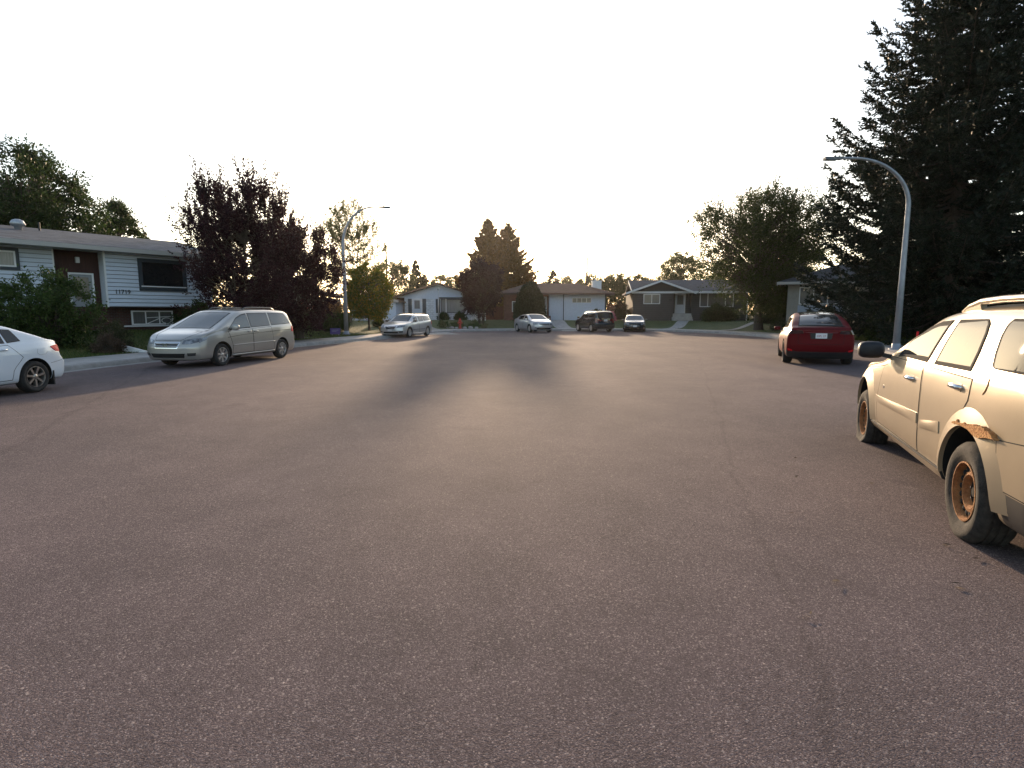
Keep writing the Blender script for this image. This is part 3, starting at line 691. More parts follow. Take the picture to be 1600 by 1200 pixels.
class Car:
    def __init__(s, name, label, cat, P, loc, heading, pm):
        s.P = P; s.pm = pm
        s.root = thing(name, label, cat, (loc[0], loc[1], 0), atan2(heading[1], heading[0]))
        W, zb = P['W'], P['zb']; nose, tail = P['nose'], P['tail']
        tx, tz = smooth_tab(P['top'], P.get('ts', 0.06)); bx, bz = smooth_tab(P['belt'], 0.05)
        wx, wz = smooth_tab(P['wid'], 0.15); tum = P.get('tumble', 0.36); sh = P.get('sh', 0.955)
        r = 0.09
        xs = list(np.arange(tail+r, nose-r, 0.07))+[nose-r]
        endf = [r*(1-cos(a)) for a in np.linspace(0, pi/2, 5)[1:]]
        st = [(tail+r-r*sin(a), r*(1-cos(a))) for a in np.linspace(pi/2, 0, 5)[:-1]]+[(x, 0) for x in xs]+[(nose-r+r*sin(a), r*(1-cos(a))) for a in np.linspace(0, pi/2, 5)[1:]]
        def off(x, y, z):
            f = max(0, 1-(nose-x)/P.get('nb', 0.8))**2; g = max(0, 1-(x-tail)/P.get('tb', 0.8))**2
            q = (abs(y)/W)**2.6
            return f*(lerp_tab(P['noff'], z)-P['pf']*q)+g*(lerp_tab(P['toff'], z)+P['pr']*q)
        rows = []
        for x, ins in st:
            zt = np.interp(x, tx, tz)-ins; w = W*np.interp(x, wx, wz)-ins; zB = zb+ins*0.6+lerp_tab(P.get('sill', [(0, 0)]), x)
            zs = min(np.interp(x, bx, bz), zt-0.03); h = zt-zs
            hh = zs-zB; y5 = w*sh; y7 = y5-tum*h*0.86; y8 = y7*0.80
            cp = [(0, zB), (0.72*w, zB), (0.93*w, zB+0.02), (0.985*w, zB+0.13*hh), (w*P.get('lowtuck', 1.0), zB+0.30*hh), (w, zB+0.55*hh), (0.99*w, zB+0.80*hh), (y5+0.006, zs-0.012),
                  (y5-0.012, zs+0.01), (y5-tum*h*0.40, zs+0.42*h), (y7, zs+0.86*h), (y8, zt-min(0.03, 0.1*h)), (y8*0.55, zt-min(0.008, 0.03*h)), (0, zt)]
            rows.append([(x, y, z) for y, z in qspline(cp, 3)])
        K = len(rows[0]); V = []; Fs = []; n = 2*K-2
        for row in rows:
            V += [(x+off(x, y, z), y, z) for x, y, z in row]
            V += [(x+off(x, y, z), -y, z) for x, y, z in row[K-2:0:-1]]
        for i in range(len(rows)-1):
            for j in range(n): Fs.append((i*n+j, i*n+(j+1) % n, (i+1)*n+(j+1) % n, (i+1)*n+j))
        for i in (0, len(rows)-1):
            M_ = 14; prev = None
            for j in range(1, K-1):
                x, y, z = rows[i][j]; L0 = i*n+j; R0 = i*n+(n-j); cur = [L0]
                for c in range(1, M_):
                    yy = y*(1-2*c/M_); V.append((x+off(x, yy, z), yy, z)); cur.append(len(V)-1)
                cur.append(R0)
                if prev is None: Fs += [(i*n, cur[c], cur[c+1]) for c in range(M_)]
                else: Fs += [(prev[c], cur[c], cur[c+1], prev[c+1]) for c in range(M_)]
                prev = cur
            Fs += [(prev[c], i*n+K-1, prev[c+1]) for c in range(M_)]
        me = bpy.data.meshes.new('body'); me.from_pydata([tuple(map(float, v)) for v in V], [], Fs)
        bm = bmesh.new(); bm.from_mesh(me); bmesh.ops.remove_doubles(bm, verts=bm.verts, dist=1e-5); bmesh.ops.recalc_face_normals(bm, faces=bm.faces)
        s.bvh = BVHTree.FromBMesh(bm); bm.to_mesh(me); bm.free()
        # wheel arches
        ob = bpy.data.objects.new('tmp', me); COL.objects.link(ob)
        R = P['R']; Ra = P.get('Ra', R+0.055); cut = MB()
        for xw in P['wheels']:
            for sg in (1, -1):
                cut.lathe([(0.0001, sg*(W-0.34)), (Ra, sg*(W-0.34)), (Ra, sg*(W+0.3)), (0.0001, sg*(W+0.3))], 44, 'y', (xw+P.get('wx', 0), 0, P.get('wz', R)))
        cm = bpy.data.meshes.new('cut'); cm.from_pydata(cut.v, [], cut.f)
        bm = bmesh.new(); bm.from_mesh(cm); bmesh.ops.remove_doubles(bm, verts=bm.verts, dist=1e-3); bmesh.ops.recalc_face_normals(bm, faces=bm.faces); bm.to_mesh(cm); bm.free()
        co = bpy.data.objects.new('cut', cm); COL.objects.link(co)
        md = ob.modifiers.new('b', 'BOOLEAN'); md.operation = 'DIFFERENCE'; md.object = co; md.solver = 'EXACT'
        dg = bpy.context.evaluated_depsgraph_get(); dg.update()
        m2 = bpy.data.meshes.new_from_object(ob.evaluated_get(dg)); m2.name = 'body'
        bpy.data.objects.remove(ob); bpy.data.objects.remove(co)
        m2.materials.clear(); m2.materials.append(pm); m2.materials.append(M_WELL); m2.materials.append(P.get('clad', M_PLAST))
        cz = P.get('cladz', 0); 
        for p in m2.polygons:
            c = p.center; k = 0
            if c.z < zb+0.025 and abs(p.normal.z) > 0.6: k = 2
            if cz and c.z < (cz(c.x) if callable(cz) else cz): k = 2
            for xw in P['wheels']:
                d = math.hypot(c.x-xw-P.get('wx', 0), c.z-P.get('wz', R))
                if d < Ra+0.012 and (abs(c.y) < W-0.33 and abs(p.normal.y) > 0.9 or abs(d-Ra) < 0.012 and abs(p.normal.y) < 0.5 and abs(c.y) > W-0.36): k = 1
            p.material_index = k; p.use_smooth = True
        m2.set_sharp_from_angle(angle=radians(38))
        s.body = link('body', m2, s.root)
    # --- projection of flat outlines on to the body
    def hit(s, mode, u, v):
        o, d = {'L': (Vector((u, 3, v)), Vector((0, -1, 0))), 'R': (Vector((u, -3, v)), Vector((0, 1, 0))), 'F': (Vector((6, u, v)), Vector((-1, 0, 0))),
                'B': (Vector((-6, u, v)), Vector((1, 0, 0))), 'T': (Vector((u, v, 5)), Vector((0, 0, -1)))}[mode]
        loc, nor, i, dist = s.bvh.ray_cast(o, d)
        if loc is None:
            loc, nor, i, dist = s.bvh.find_nearest(o+d*(2.2 if mode in 'LR' else 4))
        if nor.dot(d) > 0: nor = -nor
        return loc, nor
    def patch(s, name, mode, A, B, m, off=0.004, n=14, k=8, border=0.0, mb=None, parent=None, label=None, dome=0.0, offs=None):
        """surface patch between two outlines A and B (2D), laid on the body; material 2 edges it"""
        def samp(P, n, bd):
            P = np.asarray(P, float); d = np.r_[0, np.cumsum(np.linalg.norm(np.diff(P, axis=0), axis=1))]; L_ = max(d[-1], 1e-6)
            t = np.linspace(0, 1, n+1)
            if bd: e = min(0.3, bd/L_); t = np.r_[0, np.linspace(e, 1-e, n-1), 1]
            return np.stack([np.interp(t*L_, d, P[:, 0]), np.interp(t*L_, d, P[:, 1])], 1)
        a, b = samp(A, n, border), samp(B, n, border)
        ln = np.linalg.norm(a-b, axis=1).mean(); t = np.linspace(0, 1, k+1)
        if border: e = min(0.3, border/max(ln, 1e-6)); t = np.r_[0, np.linspace(e, 1-e, k-1), 1]
        V = []; rim = []
        for j, tj in enumerate(t):
            for i in range(n+1):
                q = a[i]*(1-tj)+b[i]*tj; loc, nor = s.hit(mode, *q)
                o_ = (off if offs is None else offs[0]+(offs[1]-offs[0])*tj)+dome*(4*tj*(1-tj))*(1-(2*i/n-1)**2)
                V.append(loc+nor*o_); rim.append(loc-nor*0.015)
        N1 = n+1; nV = len(V); V += rim; Fs = []; mi = []
        for j in range(k):
            for i in range(n):
                Fs.append((j*N1+i, j*N1+i+1, (j+1)*N1+i+1, (j+1)*N1+i)); mi.append(1 if border and (i in (0, n-1) or j in (0, k-1)) else 0)
        loop = [i for i in range(N1)]+[j*N1+n for j in range(1, k+1)]+[k*N1+i for i in range(n-1, -1, -1)]+[j*N1 for j in range(k-1, 0, -1)]
        for i in range(len(loop)):
            p, q = loop[i], loop[(i+1) % len(loop)]; Fs.append((p, p+nV, q+nV, q)); mi.append(1 if border else 0)
        me = bpy.data.meshes.new(name); me.from_pydata(V, [], Fs)
        me.materials.append(m); me.materials.append(mb or M_RUB); me.polygons.foreach_set('material_index', mi); me.polygons.foreach_set('use_smooth', [True]*len(Fs))
        bm = bmesh.new(); bm.from_mesh(me); bmesh.ops.recalc_face_normals(bm, faces=bm.faces)
        c = sum((f.normal for f in bm.faces[:n*k]), Vector()) if False else None
        bm.faces.ensure_lookup_table()
        want = {'L': Vector((0, 1, 0)), 'R': Vector((0, -1, 0)), 'F': Vector((1, 0, 0)), 'B': Vector((-1, 0, 0)), 'T': Vector((0, 0, 1))}[mode]
        if sum(f.normal.dot(want) for f in bm.faces[:n*k]) < 0:
            for f in bm.faces: f.normal_flip()
        bm.to_mesh(me); bm.free()
        me.set_sharp_from_angle(angle=radians(45))
        o = link(name, me, parent or s.root)
        if label: o['label'] = label
        return o
    def both(s, name, A, B, m, **k):
        return s.patch(name, 'L', A, B, m, **k), s.patch(name, 'R', A, B, m, **k)
    def line(s, name, mode, pts, r, m, off=0.0, parent=None, n=24, flat=1.0, sides=6):
        P = np.asarray(pts, float); d = np.r_[0, np.cumsum(np.linalg.norm(np.diff(P, axis=0), axis=1))]; t = np.linspace(0, d[-1], n)
        V = []
        for u, v in zip(np.interp(t, d, P[:, 0]), np.interp(t, d, P[:, 1])):
            loc, nor = s.hit(mode, u, v); V.append(loc+nor*off)
        b = MB(); b.smooth = True; b.tube(V, r, sides); return b.build(name, m, parent or s.root)
    def wheel(s, x, sg, style, rimm=None, tyrem=None, flat=0.0, tilt=0.0, dark=None):
        P = s.P; R, tw = P['R'], P.get('tw', 0.215); rim = R*P.get('rimr', 0.66); yo = P.get('track', P['W']-0.03)
        t = MB(); t.smooth = True; h = tw/2
        prof = [(rim*0.97, -h*0.8), (rim+0.01, -h*0.9), (rim+(R-rim)*0.5, -h*1.03), (R-0.025, -h*0.92), (R-0.004, -h*0.72), (R, -h*0.46), (R-0.009, -h*0.42), (R-0.009, -h*0.34), (R, -h*0.30), (R, -h*0.06), (R-0.009, -h*0.03), (R-0.009, h*0.03), (R, h*0.06), (R, h*0.30), (R-0.009, h*0.34), (R-0.009, h*0.42), (R, h*0.46), (R-0.004, h*0.72), (R-0.025, h*0.92), (rim+(R-rim)*0.72, h*1.0), (rim+(R-rim)*0.68, h*1.035), (rim+(R-rim)*0.5, h*1.04), (rim+(R-rim)*0.28, h*1.0), (rim+(R-rim)*0.24, h*0.97), (rim+0.012, h*0.9), (rim*0.97, h*0.8)]
        t.lathe(prof, 44, 'y')
        if flat:
            z0 = -R+flat
            t.v = [(x_, y_*(1+0.22*max(0, (z0+0.07-z_)/0.09)) if z_ < z0+0.07 else y_, max(z_, z0)) for x_, y_, z_ in t.v]
        w = MB(); mats = [rimm or M_ALLOY, dark or M_WELL, M_CHROME]
        f = h*0.62   # depth of the rim face from centre plane
        w.smooth = True
        w.mi(0); w.lathe([(rim*0.985, h*0.84), (rim*0.99, h*0.92), (rim*0.94, h*0.93), (rim*0.90, h*0.72), (rim*0.88, h*0.1), (rim*0.88, -h*0.8)], 40, 'y')
        if style == 'steel':
            w.lathe([(rim*0.885, h*0.30), (rim*0.82, h*0.46), (rim*0.66, h*0.60), (rim*0.56, h*0.64), (rim*0.50, h*0.50), (rim*0.46, h*0.28), (rim*0.30, h*0.22), (0.001, h*0.22)], 40, 'y')
            w.mi(1)
            for i in range(17):
                a = 2*pi*i/17; c = (rim*0.745*cos(a), h*0.555, rim*0.745*sin(a))
                w.sphere(c, 0.025, 0.012, 0.021, 8, 6)
            w.lathe([(rim*0.44, h*0.285), (rim*0.3, h*0.235), (0.001, h*0.235)], 24, 'y')
            w.lathe([(rim*0.16, h*0.22), (rim*0.155, h*0.42), (0.001, h*0.44)], 16, 'y'); w.mi(2)
            for i in range(5):
                a = 2*pi*i/5+0.3; w.lathe([(0.011, h*0.22), (0.011, h*0.42), (0.0005, h*0.43)], 8, 'y', (rim*0.30*cos(a), 0, rim*0.30*sin(a)))
        else:
            ns, wd = style
            w.mi(1); w.lathe([(rim*0.9, h*0.1), (0.001, h*0.1)], 24, 'y'); w.mi(0)
            w.smooth = False
            for i in range(ns):
                a = 2*pi*i/ns+0.2; ca, sa = cos(a), sin(a)
                def Q(r_, o_, y_): return (r_*ca-o_*sa, y_, r_*sa+o_*ca)
                w.hexa([Q(rim*0.16, -wd*1.0, h*0.35), Q(rim*0.93, -wd*1.15, h*0.35), Q(rim*0.93, wd*1.15, h*0.35), Q(rim*0.16, wd*1.0, h*0.35)],
                       [Q(rim*0.16, -wd*0.75, h*0.78), Q(rim*0.93, -wd*0.9, h*0.84), Q(rim*0.93, wd*0.9, h*0.84), Q(rim*0.16, wd*0.75, h*0.78)])
            w.smooth = True
            w.lathe([(rim*0.24, h*0.3), (rim*0.24, h*0.78), (rim*0.17, h*0.86), (0.001, h*0.87)], 20, 'y')
        if sg < 0:
            for mb_ in (t, w): mb_.v = [(x_, -y_, z_) for x_, y_, z_ in mb_.v]; mb_.f = [f_[::-1] for f_ in mb_.f]
        o = w.build('wheel', mats, s.root, loc=(x, sg*(yo-h), R-flat), angle=radians(40))
        if flat: o['label'] = 'wheel with a flat tyre'
        t.build('tyre', tyrem or M_TYRE, o, angle=radians(50))
        o.rotation_euler = (0, 0, tilt)
        return o
    def mirror(s, x, z, y, m, sg, sz=(0.10, 0.22, 0.15), yaw=0.0):
        b = MB(); b.smooth = True
        cx, cy, cz = x, sg*(y+0.06+sz[1]/2), z+sz[2]*0.45
        nu, nv = 16, 10
        vs = []
        for i in range(nv+1):
            for k in range(nu):
                a = 2*pi*k/nu; ph = pi*i/nv
                f = lambda q: math.copysign(abs(q)**0.6, q)
                vs.append((cx+sz[0]*0.5*f(cos(ph))*1.0, cy+sz[1]*0.5*f(sin(ph))*f(cos(a)), cz+sz[2]*0.5*f(sin(ph))*f(sin(a))))
        b.add(vs, [(i*nu+k, i*nu+(k+1) % nu, (i+1)*nu+(k+1) % nu, (i+1)*nu+k) for i in range(nv) for k in range(nu)])
        o = b.build('mirror', m, s.root)
        a = MB(); a.hexa([(x-0.05, sg*(y-0.03), z-0.02), (x+0.05, sg*(y-0.03), z-0.02), (x+0.04, sg*(y+0.12), z+0.02), (x-0.04, sg*(y+0.12), z+0.02)],
                         [(x-0.05, sg*(y-0.03), z+0.03), (x+0.05, sg*(y-0.03), z+0.03), (x+0.04, sg*(y+0.12), z+0.06), (x-0.04, sg*(y+0.12), z+0.06)])
        a.build('mirror_arm', M_PLAST, o)
        return o
    def handle(s, mode, x, z, m, w=0.20):
        loc, nor = s.hit(mode, x, z); sg = 1 if mode == 'L' else -1
        b = MB(); b.smooth = True
        P = [(loc.x-w/2, loc.y-sg*0.005, loc.z), (loc.x-w*0.36, loc.y+sg*0.030, loc.z), (loc.x, loc.y+sg*0.036, loc.z+0.004), (loc.x+w*0.36, loc.y+sg*0.030, loc.z), (loc.x+w/2, loc.y-sg*0.005, loc.z)]
        b.tube(P, [0.016, 0.019, 0.02, 0.019, 0.016], 8); return b.build('door_handle', m, s.root)
    def plate(s, mode, z, txt=None, w=0.30, h=0.15, tilt=0.0):
        loc, nor = s.hit(mode, 0.0, z); sg = 1 if mode == 'F' else -1
        b = MB(); b.box(-0.006, 0.006, -w/2, w/2, -h/2, h/2); o = b.build('licence_plate', M_PLATE, s.root, loc=(loc.x+sg*0.02, 0, z))
        if txt: text_mesh('plate_text', txt, 0.085, M_PTEXT, o, (sg*0.009, 0, -0.01), (pi/2, 0, sg*pi/2), 0.001, 0.9)
        return o
    def wheels(s, style, **k):
        for xw in s.P['wheels']:
            for sg in (1, -1): s.wheel(xw, sg, style, **k)
def flat_off(a=-0.02): return [(0, a), (3, a)]
# ================= 1. beige SUV, near right (x = 0 at the rear axle)
PM_EQ = paint('beige paint', (0.345, 0.27, 0.178), metal=0.2, rough=0.36, var=0.08, coat=0.5)
P_EQ = dict(W=0.90, zb=0.24, nose=4.12, tail=-1.02, wheels=(0.0, 3.27), R=0.352, tw=0.235, Ra=0.465, wz=0.325, wx=-0.03, rimr=0.60, track=0.895, sh=0.955, tumble=0.36, ts=0.05,
            top=[(-1.02, 1.58), (-0.75, 1.64), (0.1, 1.66), (0.9, 1.655), (1.4, 1.60), (1.9, 1.40), (2.45, 1.10), (2.75, 1.03), (3.4, 0.98), (3.85, 0.88), (4.12, 0.76)],
            belt=[(-1.02, 1.16), (0.3, 1.135), (2.3, 1.09), (2.7, 1.0), (3.4, 0.90), (4.12, 0.72)],
            wid=[(-1.02, 0.95), (-0.4, 1.0), (3.2, 1.0), (3.7, 0.97), (4.12, 0.90)],
            noff=[(0.2, -0.12), (0.4, -0.03), (0.6, 0.0), (0.8, -0.1)], toff=[(0.2, 0.1), (0.4, 0.0), (0.75, 0.0), (0.85, 0.07), (1.1, 0.10), (1.6, 0.42)], pf=0.30, pr=0.16,
            cladz=lambda x: 0.47 if x < -0.55 else 0.24)
eq = Car('parked_car', 'rusty beige SUV with flat tyres and black mirror parked close at the right', 'car', P_EQ, (3.988, 3.455), (0.3693, 0.9293), PM_EQ)
c = eq; GL = mat('side glass', (0.025, 0.028, 0.032), 0.025, spec=0.035)
def arc(cx, cz, r, a0, a1, n=12): return [(cx+r*cos(radians(a0+(a1-a0)*i/n)), cz+r*sin(radians(a0+(a1-a0)*i/n))) for i in range(n+1)]
for md in 'LR':
    fd = c.patch('front_door', md, [(2.55, 0.36), (2.60, 0.62), (2.50, 0.98), (2.30, 1.115)], [(1.08, 0.36), (1.08, 0.6), (1.12, 0.9), (1.20, 1.115)], PM_EQ, off=0.003, n=16, k=16, border=0.009, mb=M_WELL)
    c.patch('window', md, [(2.10, 1.125), (1.98, 1.14), (1.6, 1.14), (1.185, 1.14)], [(2.08, 1.15), (1.88, 1.315), (1.55, 1.44), (1.30, 1.495), (1.06, 1.51)], GL, off=0.006, n=22, k=10, border=0.032, mb=M_WELL, parent=fd)
    rd = c.patch('rear_door', md, [(1.055, 0.36), (1.055, 0.6), (1.095, 0.9), (1.175, 1.115)], [(0.52, 0.36), (0.455, 0.5), (0.36, 0.66), (0.16, 0.83), (0.06, 0.97), (0.09, 1.115)], PM_EQ, off=0.003, n=20, k=14, border=0.009, mb=M_WELL)
    c.patch('window', md, [(0.985, 1.14), (0.955, 1.33), (0.905, 1.515)], [(0.20, 1.155), (0.205, 1.3), (0.24, 1.42), (0.29, 1.49), (0.37, 1.525)], GL, off=0.006, n=16, k=16, border=0.032, mb=M_WELL, parent=rd)
    c.patch('quarter_window', md, [(-0.16, 1.205), (-0.10, 1.22), (-0.05, 1.30), (0.0, 1.42), (0.0, 1.50), (-0.04, 1.53)], [(-0.62, 1.205), (-0.66, 1.24), (-0.66, 1.35), (-0.56, 1.50), (-0.52, 1.53)], GL, off=0.006, n=16, k=14, border=0.028, mb=M_WELL)
    sg = 1 if md == 'L' else -1
    # pillar trims, body side mouldings, sill, arch flares
    for (x0, x1) in ((2.63, 1.10), (1.045, 0.53)):
        o = c.patch('side_moulding', md, [(x0-0.02, 0.655), (x1+0.02, 0.725 if x1 < 0.9 else 0.70)], [(x0, 0.585), (x1, 0.635 if x1 < 0.9 else 0.61)], PM_EQ, off=0.010, n=18, k=6, dome=0.008, parent=fd if x0 > 2 else rd)
    c.patch('sill_trim', md, [(2.83, 0.335), (0.47, 0.365)], [(2.81, 0.235), (0.45, 0.245)], PM_EQ, off=0.02, n=20, k=4, border=0.004)
    for xw, a0, a1 in ((0.0, 4, 176), (3.27, 8, 176)):
        c.patch('wheel_arch', md, arc(xw-0.03, 0.325, 0.468, a0, a1, 30), arc(xw-0.03, 0.325, 0.60, a0, a1, 30), PM_EQ, offs=(0.030, 0.0005), n=40, k=7)
    for x, z in ((1.45, 0.975), (0.32, 1.035)):
        hb = c.patch('handle_recess', md, [(x-0.09, z+0.025), (x+0.06, z+0.03)], [(x-0.09, z-0.035), (x+0.06, z-0.03)], PM_EQ, off=0.006, n=8, k=6)
        c.handle(md, x-0.01, z, M_CHROME, 0.19)
    c.mirror(2.42, 1.09, 0.845, mat('mirror black', (0.006, 0.007, 0.011), 0.5), sg, (0.17, 0.25, 0.185))
    c.patch('bumper_side', md, [(-0.445, 0.795), (-0.85, 0.835)], [(-0.51, 0.50), (-0.9, 0.50)], PM_EQ, off=0.004, n=10, k=8, border=0.007, mb=M_WELL)
    c.patch('tail_light', md, [(-0.80, 1.15), (-0.92, 1.15)], [(-0.78, 0.86), (-0.9, 0.86)], M_RED, off=0.01, n=6, k=8)
    rl = MB(); rl.smooth = True
    hh = [c.hit('T', x, sg*0.60)[0] for x in (1.12, 0.85, 0.5, 0.1, -0.3, -0.6, -0.8)]
    for (x0, x1, zo, r0) in ((1.12, 0.60, 0, 0), (-0.5, -0.85, 0, 0)): pass
    top = [(1.16, 0.0), (1.0, 0.030), (0.78, 0.054), (0.4, 0.064), (-0.1, 0.066), (-0.5, 0.062), (-0.78, 0.03), (-0.85, 0.0)]
    rl.tube([Vector((x, sg*0.625, c.hit('T', x, sg*0.625)[0].z+z)) for x, z in top], [0.016, 0.026, 0.028, 0.027, 0.027, 0.027, 0.026, 0.016], 8)
    rl.smooth = False
    for xa, xb in ((1.1, 0.74), (-0.42, -0.8)):
        za, zb_ = c.hit('T', xa, sg*0.625)[0].z, c.hit('T', xb, sg*0.625)[0].z
        rl.hexa([(xa, sg*0.645, za-0.02), (xa, sg*0.605, za-0.02), (xb, sg*0.605, zb_-0.02), (xb, sg*0.645, zb_-0.02)], [(xa-0.08, sg*0.645, za+0.048), (xa-0.08, sg*0.605, za+0.048), (xb+0.04, sg*0.605, zb_+0.052), (xb+0.04, sg*0.645, zb_+0.052)])
    rl.build('roof_rail', PM_EQ, c.root)
# rust eating the left rear arch
rr = np.random.default_rng(3)
jag = lambda P, n, a: [(x+rr.normal(0, a*0.5), z+rr.normal(0, a)) for x, z in zip(np.interp(np.linspace(0, 1, n), np.linspace(0, 1, len(P)), [p[0] for p in P]), np.interp(np.linspace(0, 1, n), np.linspace(0, 1, len(P)), [p[1] for p in P]))]
c.patch('rust_patch', 'L', jag([(0.19, 0.797), (0.05, 0.808), (-0.10, 0.820), (-0.22, 0.838), (-0.34, 0.842), (-0.43, 0.822), (-0.485, 0.803)], 40, 0.006), [(0.19, 0.775), (0.05, 0.789), (-0.10, 0.786), (-0.20, 0.765), (-0.27, 0.762), (-0.40, 0.79), (-0.485, 0.797)], M_RUST, off=0.034, n=60, k=6)
c.line('fuel_door', 'L', [(-0.16, 1.14), (-0.175, 1.10), (-0.165, 1.06), (-0.14, 1.035)], 0.006, M_RUST, n=10)
c.line('bonnet_seam', 'L', [(2.35, 1.02), (2.8, 0.965), (3.4, 0.905), (3.8, 0.80)], 0.004, M_WELL, n=24)
c.patch('side_emblem', 'L', [(2.32, 0.80), (2.36, 0.80)], [(2.32, 0.765), (2.36, 0.765)], M_CHROME, off=0.008, n=3, k=3)
c.patch('windscreen', 'T', [(2.40, -0.60), (1.55, -0.52)], [(2.40, 0.60), (1.55, 0.52)], M_GLASSW, off=0.004, n=12, k=12, border=0.03)
c.patch('rear_window', 'B', [(-0.62, 1.50), (0.62, 1.50)], [(-0.7, 1.14), (0.7, 1.14)], GL, off=0.004, n=14, k=10, border=0.02)
for y in (-0.62, 0.62): c.patch('headlight', 'F', [(y-0.16, 0.80), (y+0.16, 0.80)], [(y-0.16, 0.64), (y+0.16, 0.64)], M_LAMP, off=0.008, n=10, k=6)
c.patch('grille', 'F', [(-0.4, 0.78), (0.4, 0.78)], [(-0.4, 0.6), (0.4, 0.6)], M_PLAST, off=0.006, n=10, k=6)
c.plate('B', 0.95)
for md in 'LR':
    sg = 1 if md == 'L' else -1
    c.wheel(0.0, sg, 'steel', M_RUSTW, M_TYRED, flat=0.022)
    c.wheel(3.27, sg, 'steel', M_RUSTW, M_TYRED, flat=0.075, tilt=0.0)

# ================= common front and side furniture for the smaller cars
def sedan_glass(c, belt, roof, A, B, C_, rear, zr, wind=None, back=None, dl=M_GLASS, body=None, hand=None, door=True, sill=0.30, arches=True):
    """side windows, doors, handles. A: windscreen base x, B: centre pillar x, C_: rear end of rear door glass, rear: tip; belt and roof heights"""
    P = c.P; bf = lambda x: belt[0]+(belt[1]-belt[0])*(A-x)/(A-rear)
    xf, xr = P['wheels'][1], P['wheels'][0]
    for md in 'LR':
        lo = sill
        f = c.patch('front_door', md, [(xf-0.46, lo), (xf-0.44, lo+0.25), (A-0.02, bf(A)-0.02)], [(B, lo), (B, lo+0.25), (B-0.02, bf(B)-0.02)], c.pm, off=0.003, n=10, k=10, border=0.011, mb=M_WELL)
        c.patch('window', md, [(A-0.05, bf(A)+0.012), (B+0.045, bf(B)+0.012)], [(A-0.10, bf(A)+0.04), (A-0.42, roof-0.115), (A-0.75, roof-0.03), (B+0.045, roof)], dl, off=0.005, n=14, k=7, border=0.018, parent=f)
        r = c.patch('rear_door', md, [(B-0.02, lo), (B-0.02, lo+0.25), (B-0.04, bf(B)-0.02)], [(xr+0.50, lo), (xr+0.46, lo+0.20), (xr+0.24, lo+0.42), (C_-0.02, bf(C_)-0.02)], c.pm, off=0.003, n=12, k=10, border=0.011, mb=M_WELL)
        c.patch('window', md, [(B-0.05, bf(B)+0.012), (B-0.05, roof)], [(C_+0.02, bf(C_)+0.012), (C_+0.06, zr)], dl, off=0.005, n=10, k=10, border=0.018, parent=r)
        if rear < C_-0.05: c.patch('quarter_window', md, [(C_-0.03, bf(C_)+0.015), (C_+0.03, zr)], [(rear, bf(rear)+0.03), (rear+0.12, zr-0.02)], dl, off=0.005, n=8, k=8, border=0.015)
        for x in (B+0.17, C_+0.12): c.handle(md, x, bf(x)-0.10, hand or c.pm, 0.19)
    if wind: c.patch('windscreen', 'T', [(wind[0], -wind[1]), (wind[2], -wind[3])], [(wind[0], wind[1]), (wind[2], wind[3])], M_GLASSW, off=0.004, n=14, k=16, border=0.03)
    if back: c.patch('rear_window', 'T', [(back[0], -back[1]), (back[2], -back[3])], [(back[0], back[1]), (back[2], back[3])], dl, off=0.004, n=12, k=14, border=0.02)

def slats(c, y, z0, z1, n, m, name='grille_bar', parent=None):
    for i in range(n):
        z = z0+(z1-z0)*(i+0.5)/n; c.line(name, 'F', [(-y, z), (0, z), (y, z)], 0.012, m, off=0.012, parent=parent, n=12)

M_SMOKE = mat('smoked lamp', (0.03, 0.006, 0.008), 0.12, coat=1.0)
# ================= 2. red fastback, right (rear towards us)
PM_RED = paint('red paint', (0.105, 0.005, 0.008), metal=0.0, rough=0.42, coat=0.04)
P_TE = dict(W=0.955, zb=0.20, nose=2.33, tail=-2.40, wheels=(-1.44, 1.45), R=0.36, tw=0.255, Ra=0.405, rimr=0.70, track=0.945, sh=0.90, tumble=0.44,
            top=[(-2.40, 1.12), (-2.2, 1.17), (-2.05, 1.19), (-1.7, 1.345), (-1.2, 1.50), (-0.5, 1.60), (0.1, 1.62), (0.6, 1.53), (1.3, 1.15), (1.55, 1.03), (2.0, 0.92), (2.33, 0.72)],
            belt=[(-2.4, 1.06), (-1.6, 1.08), (0.5, 1.02), (1.4, 0.92), (2.33, 0.66)], wid=[(-2.4, 0.93), (-1.6, 1.0), (1.5, 1.0), (2.33, 0.86)],
            noff=[(0.2, -0.1), (0.5, 0.0), (0.7, -0.05)], toff=[(0.2, 0.22), (0.42, 0.05), (0.6, 0.0), (0.8, 0.0), (0.95, -0.01), (1.12, -0.035), (1.2, 0.0)], pf=0.32, pr=0.22, clad=M_PLAST,
            cladz=lambda x: 0.42 if x < -2.0 else (0.30))
hdT = (0.387, 0.922)
_bx, _by = 8.3+0.955*hdT[1]+2.36*hdT[0]*1.0, 16.95-0.955*hdT[0]+2.36*hdT[1]
te = Car('parked_car', 'red fastback electric car parked at the right kerb, rear towards the viewer', 'car', P_TE, (_bx, _by), hdT, PM_RED)
c = te
sedan_glass(c, (1.03, 1.10), 1.44, 1.12, 0.10, -0.85, -1.35, 1.42, wind=(1.38, 0.62, 0.42, 0.56), back=(-2.02, 0.60, -1.02, 0.50), hand=PM_RED)
c.patch('roof_glass', 'T', [(-0.92, -0.50), (0.30, -0.54)], [(-0.92, 0.50), (0.30, 0.54)], M_GLASS, off=0.004, n=10, k=10)
c.patch('tailgate', 'B', [(-0.62, 1.10), (0.62, 1.10)], [(-0.60, 0.66), (-0.3, 0.63), (0.3, 0.63), (0.60, 0.66)], PM_RED, off=0.003, n=20, k=10, border=0.010, mb=M_WELL)
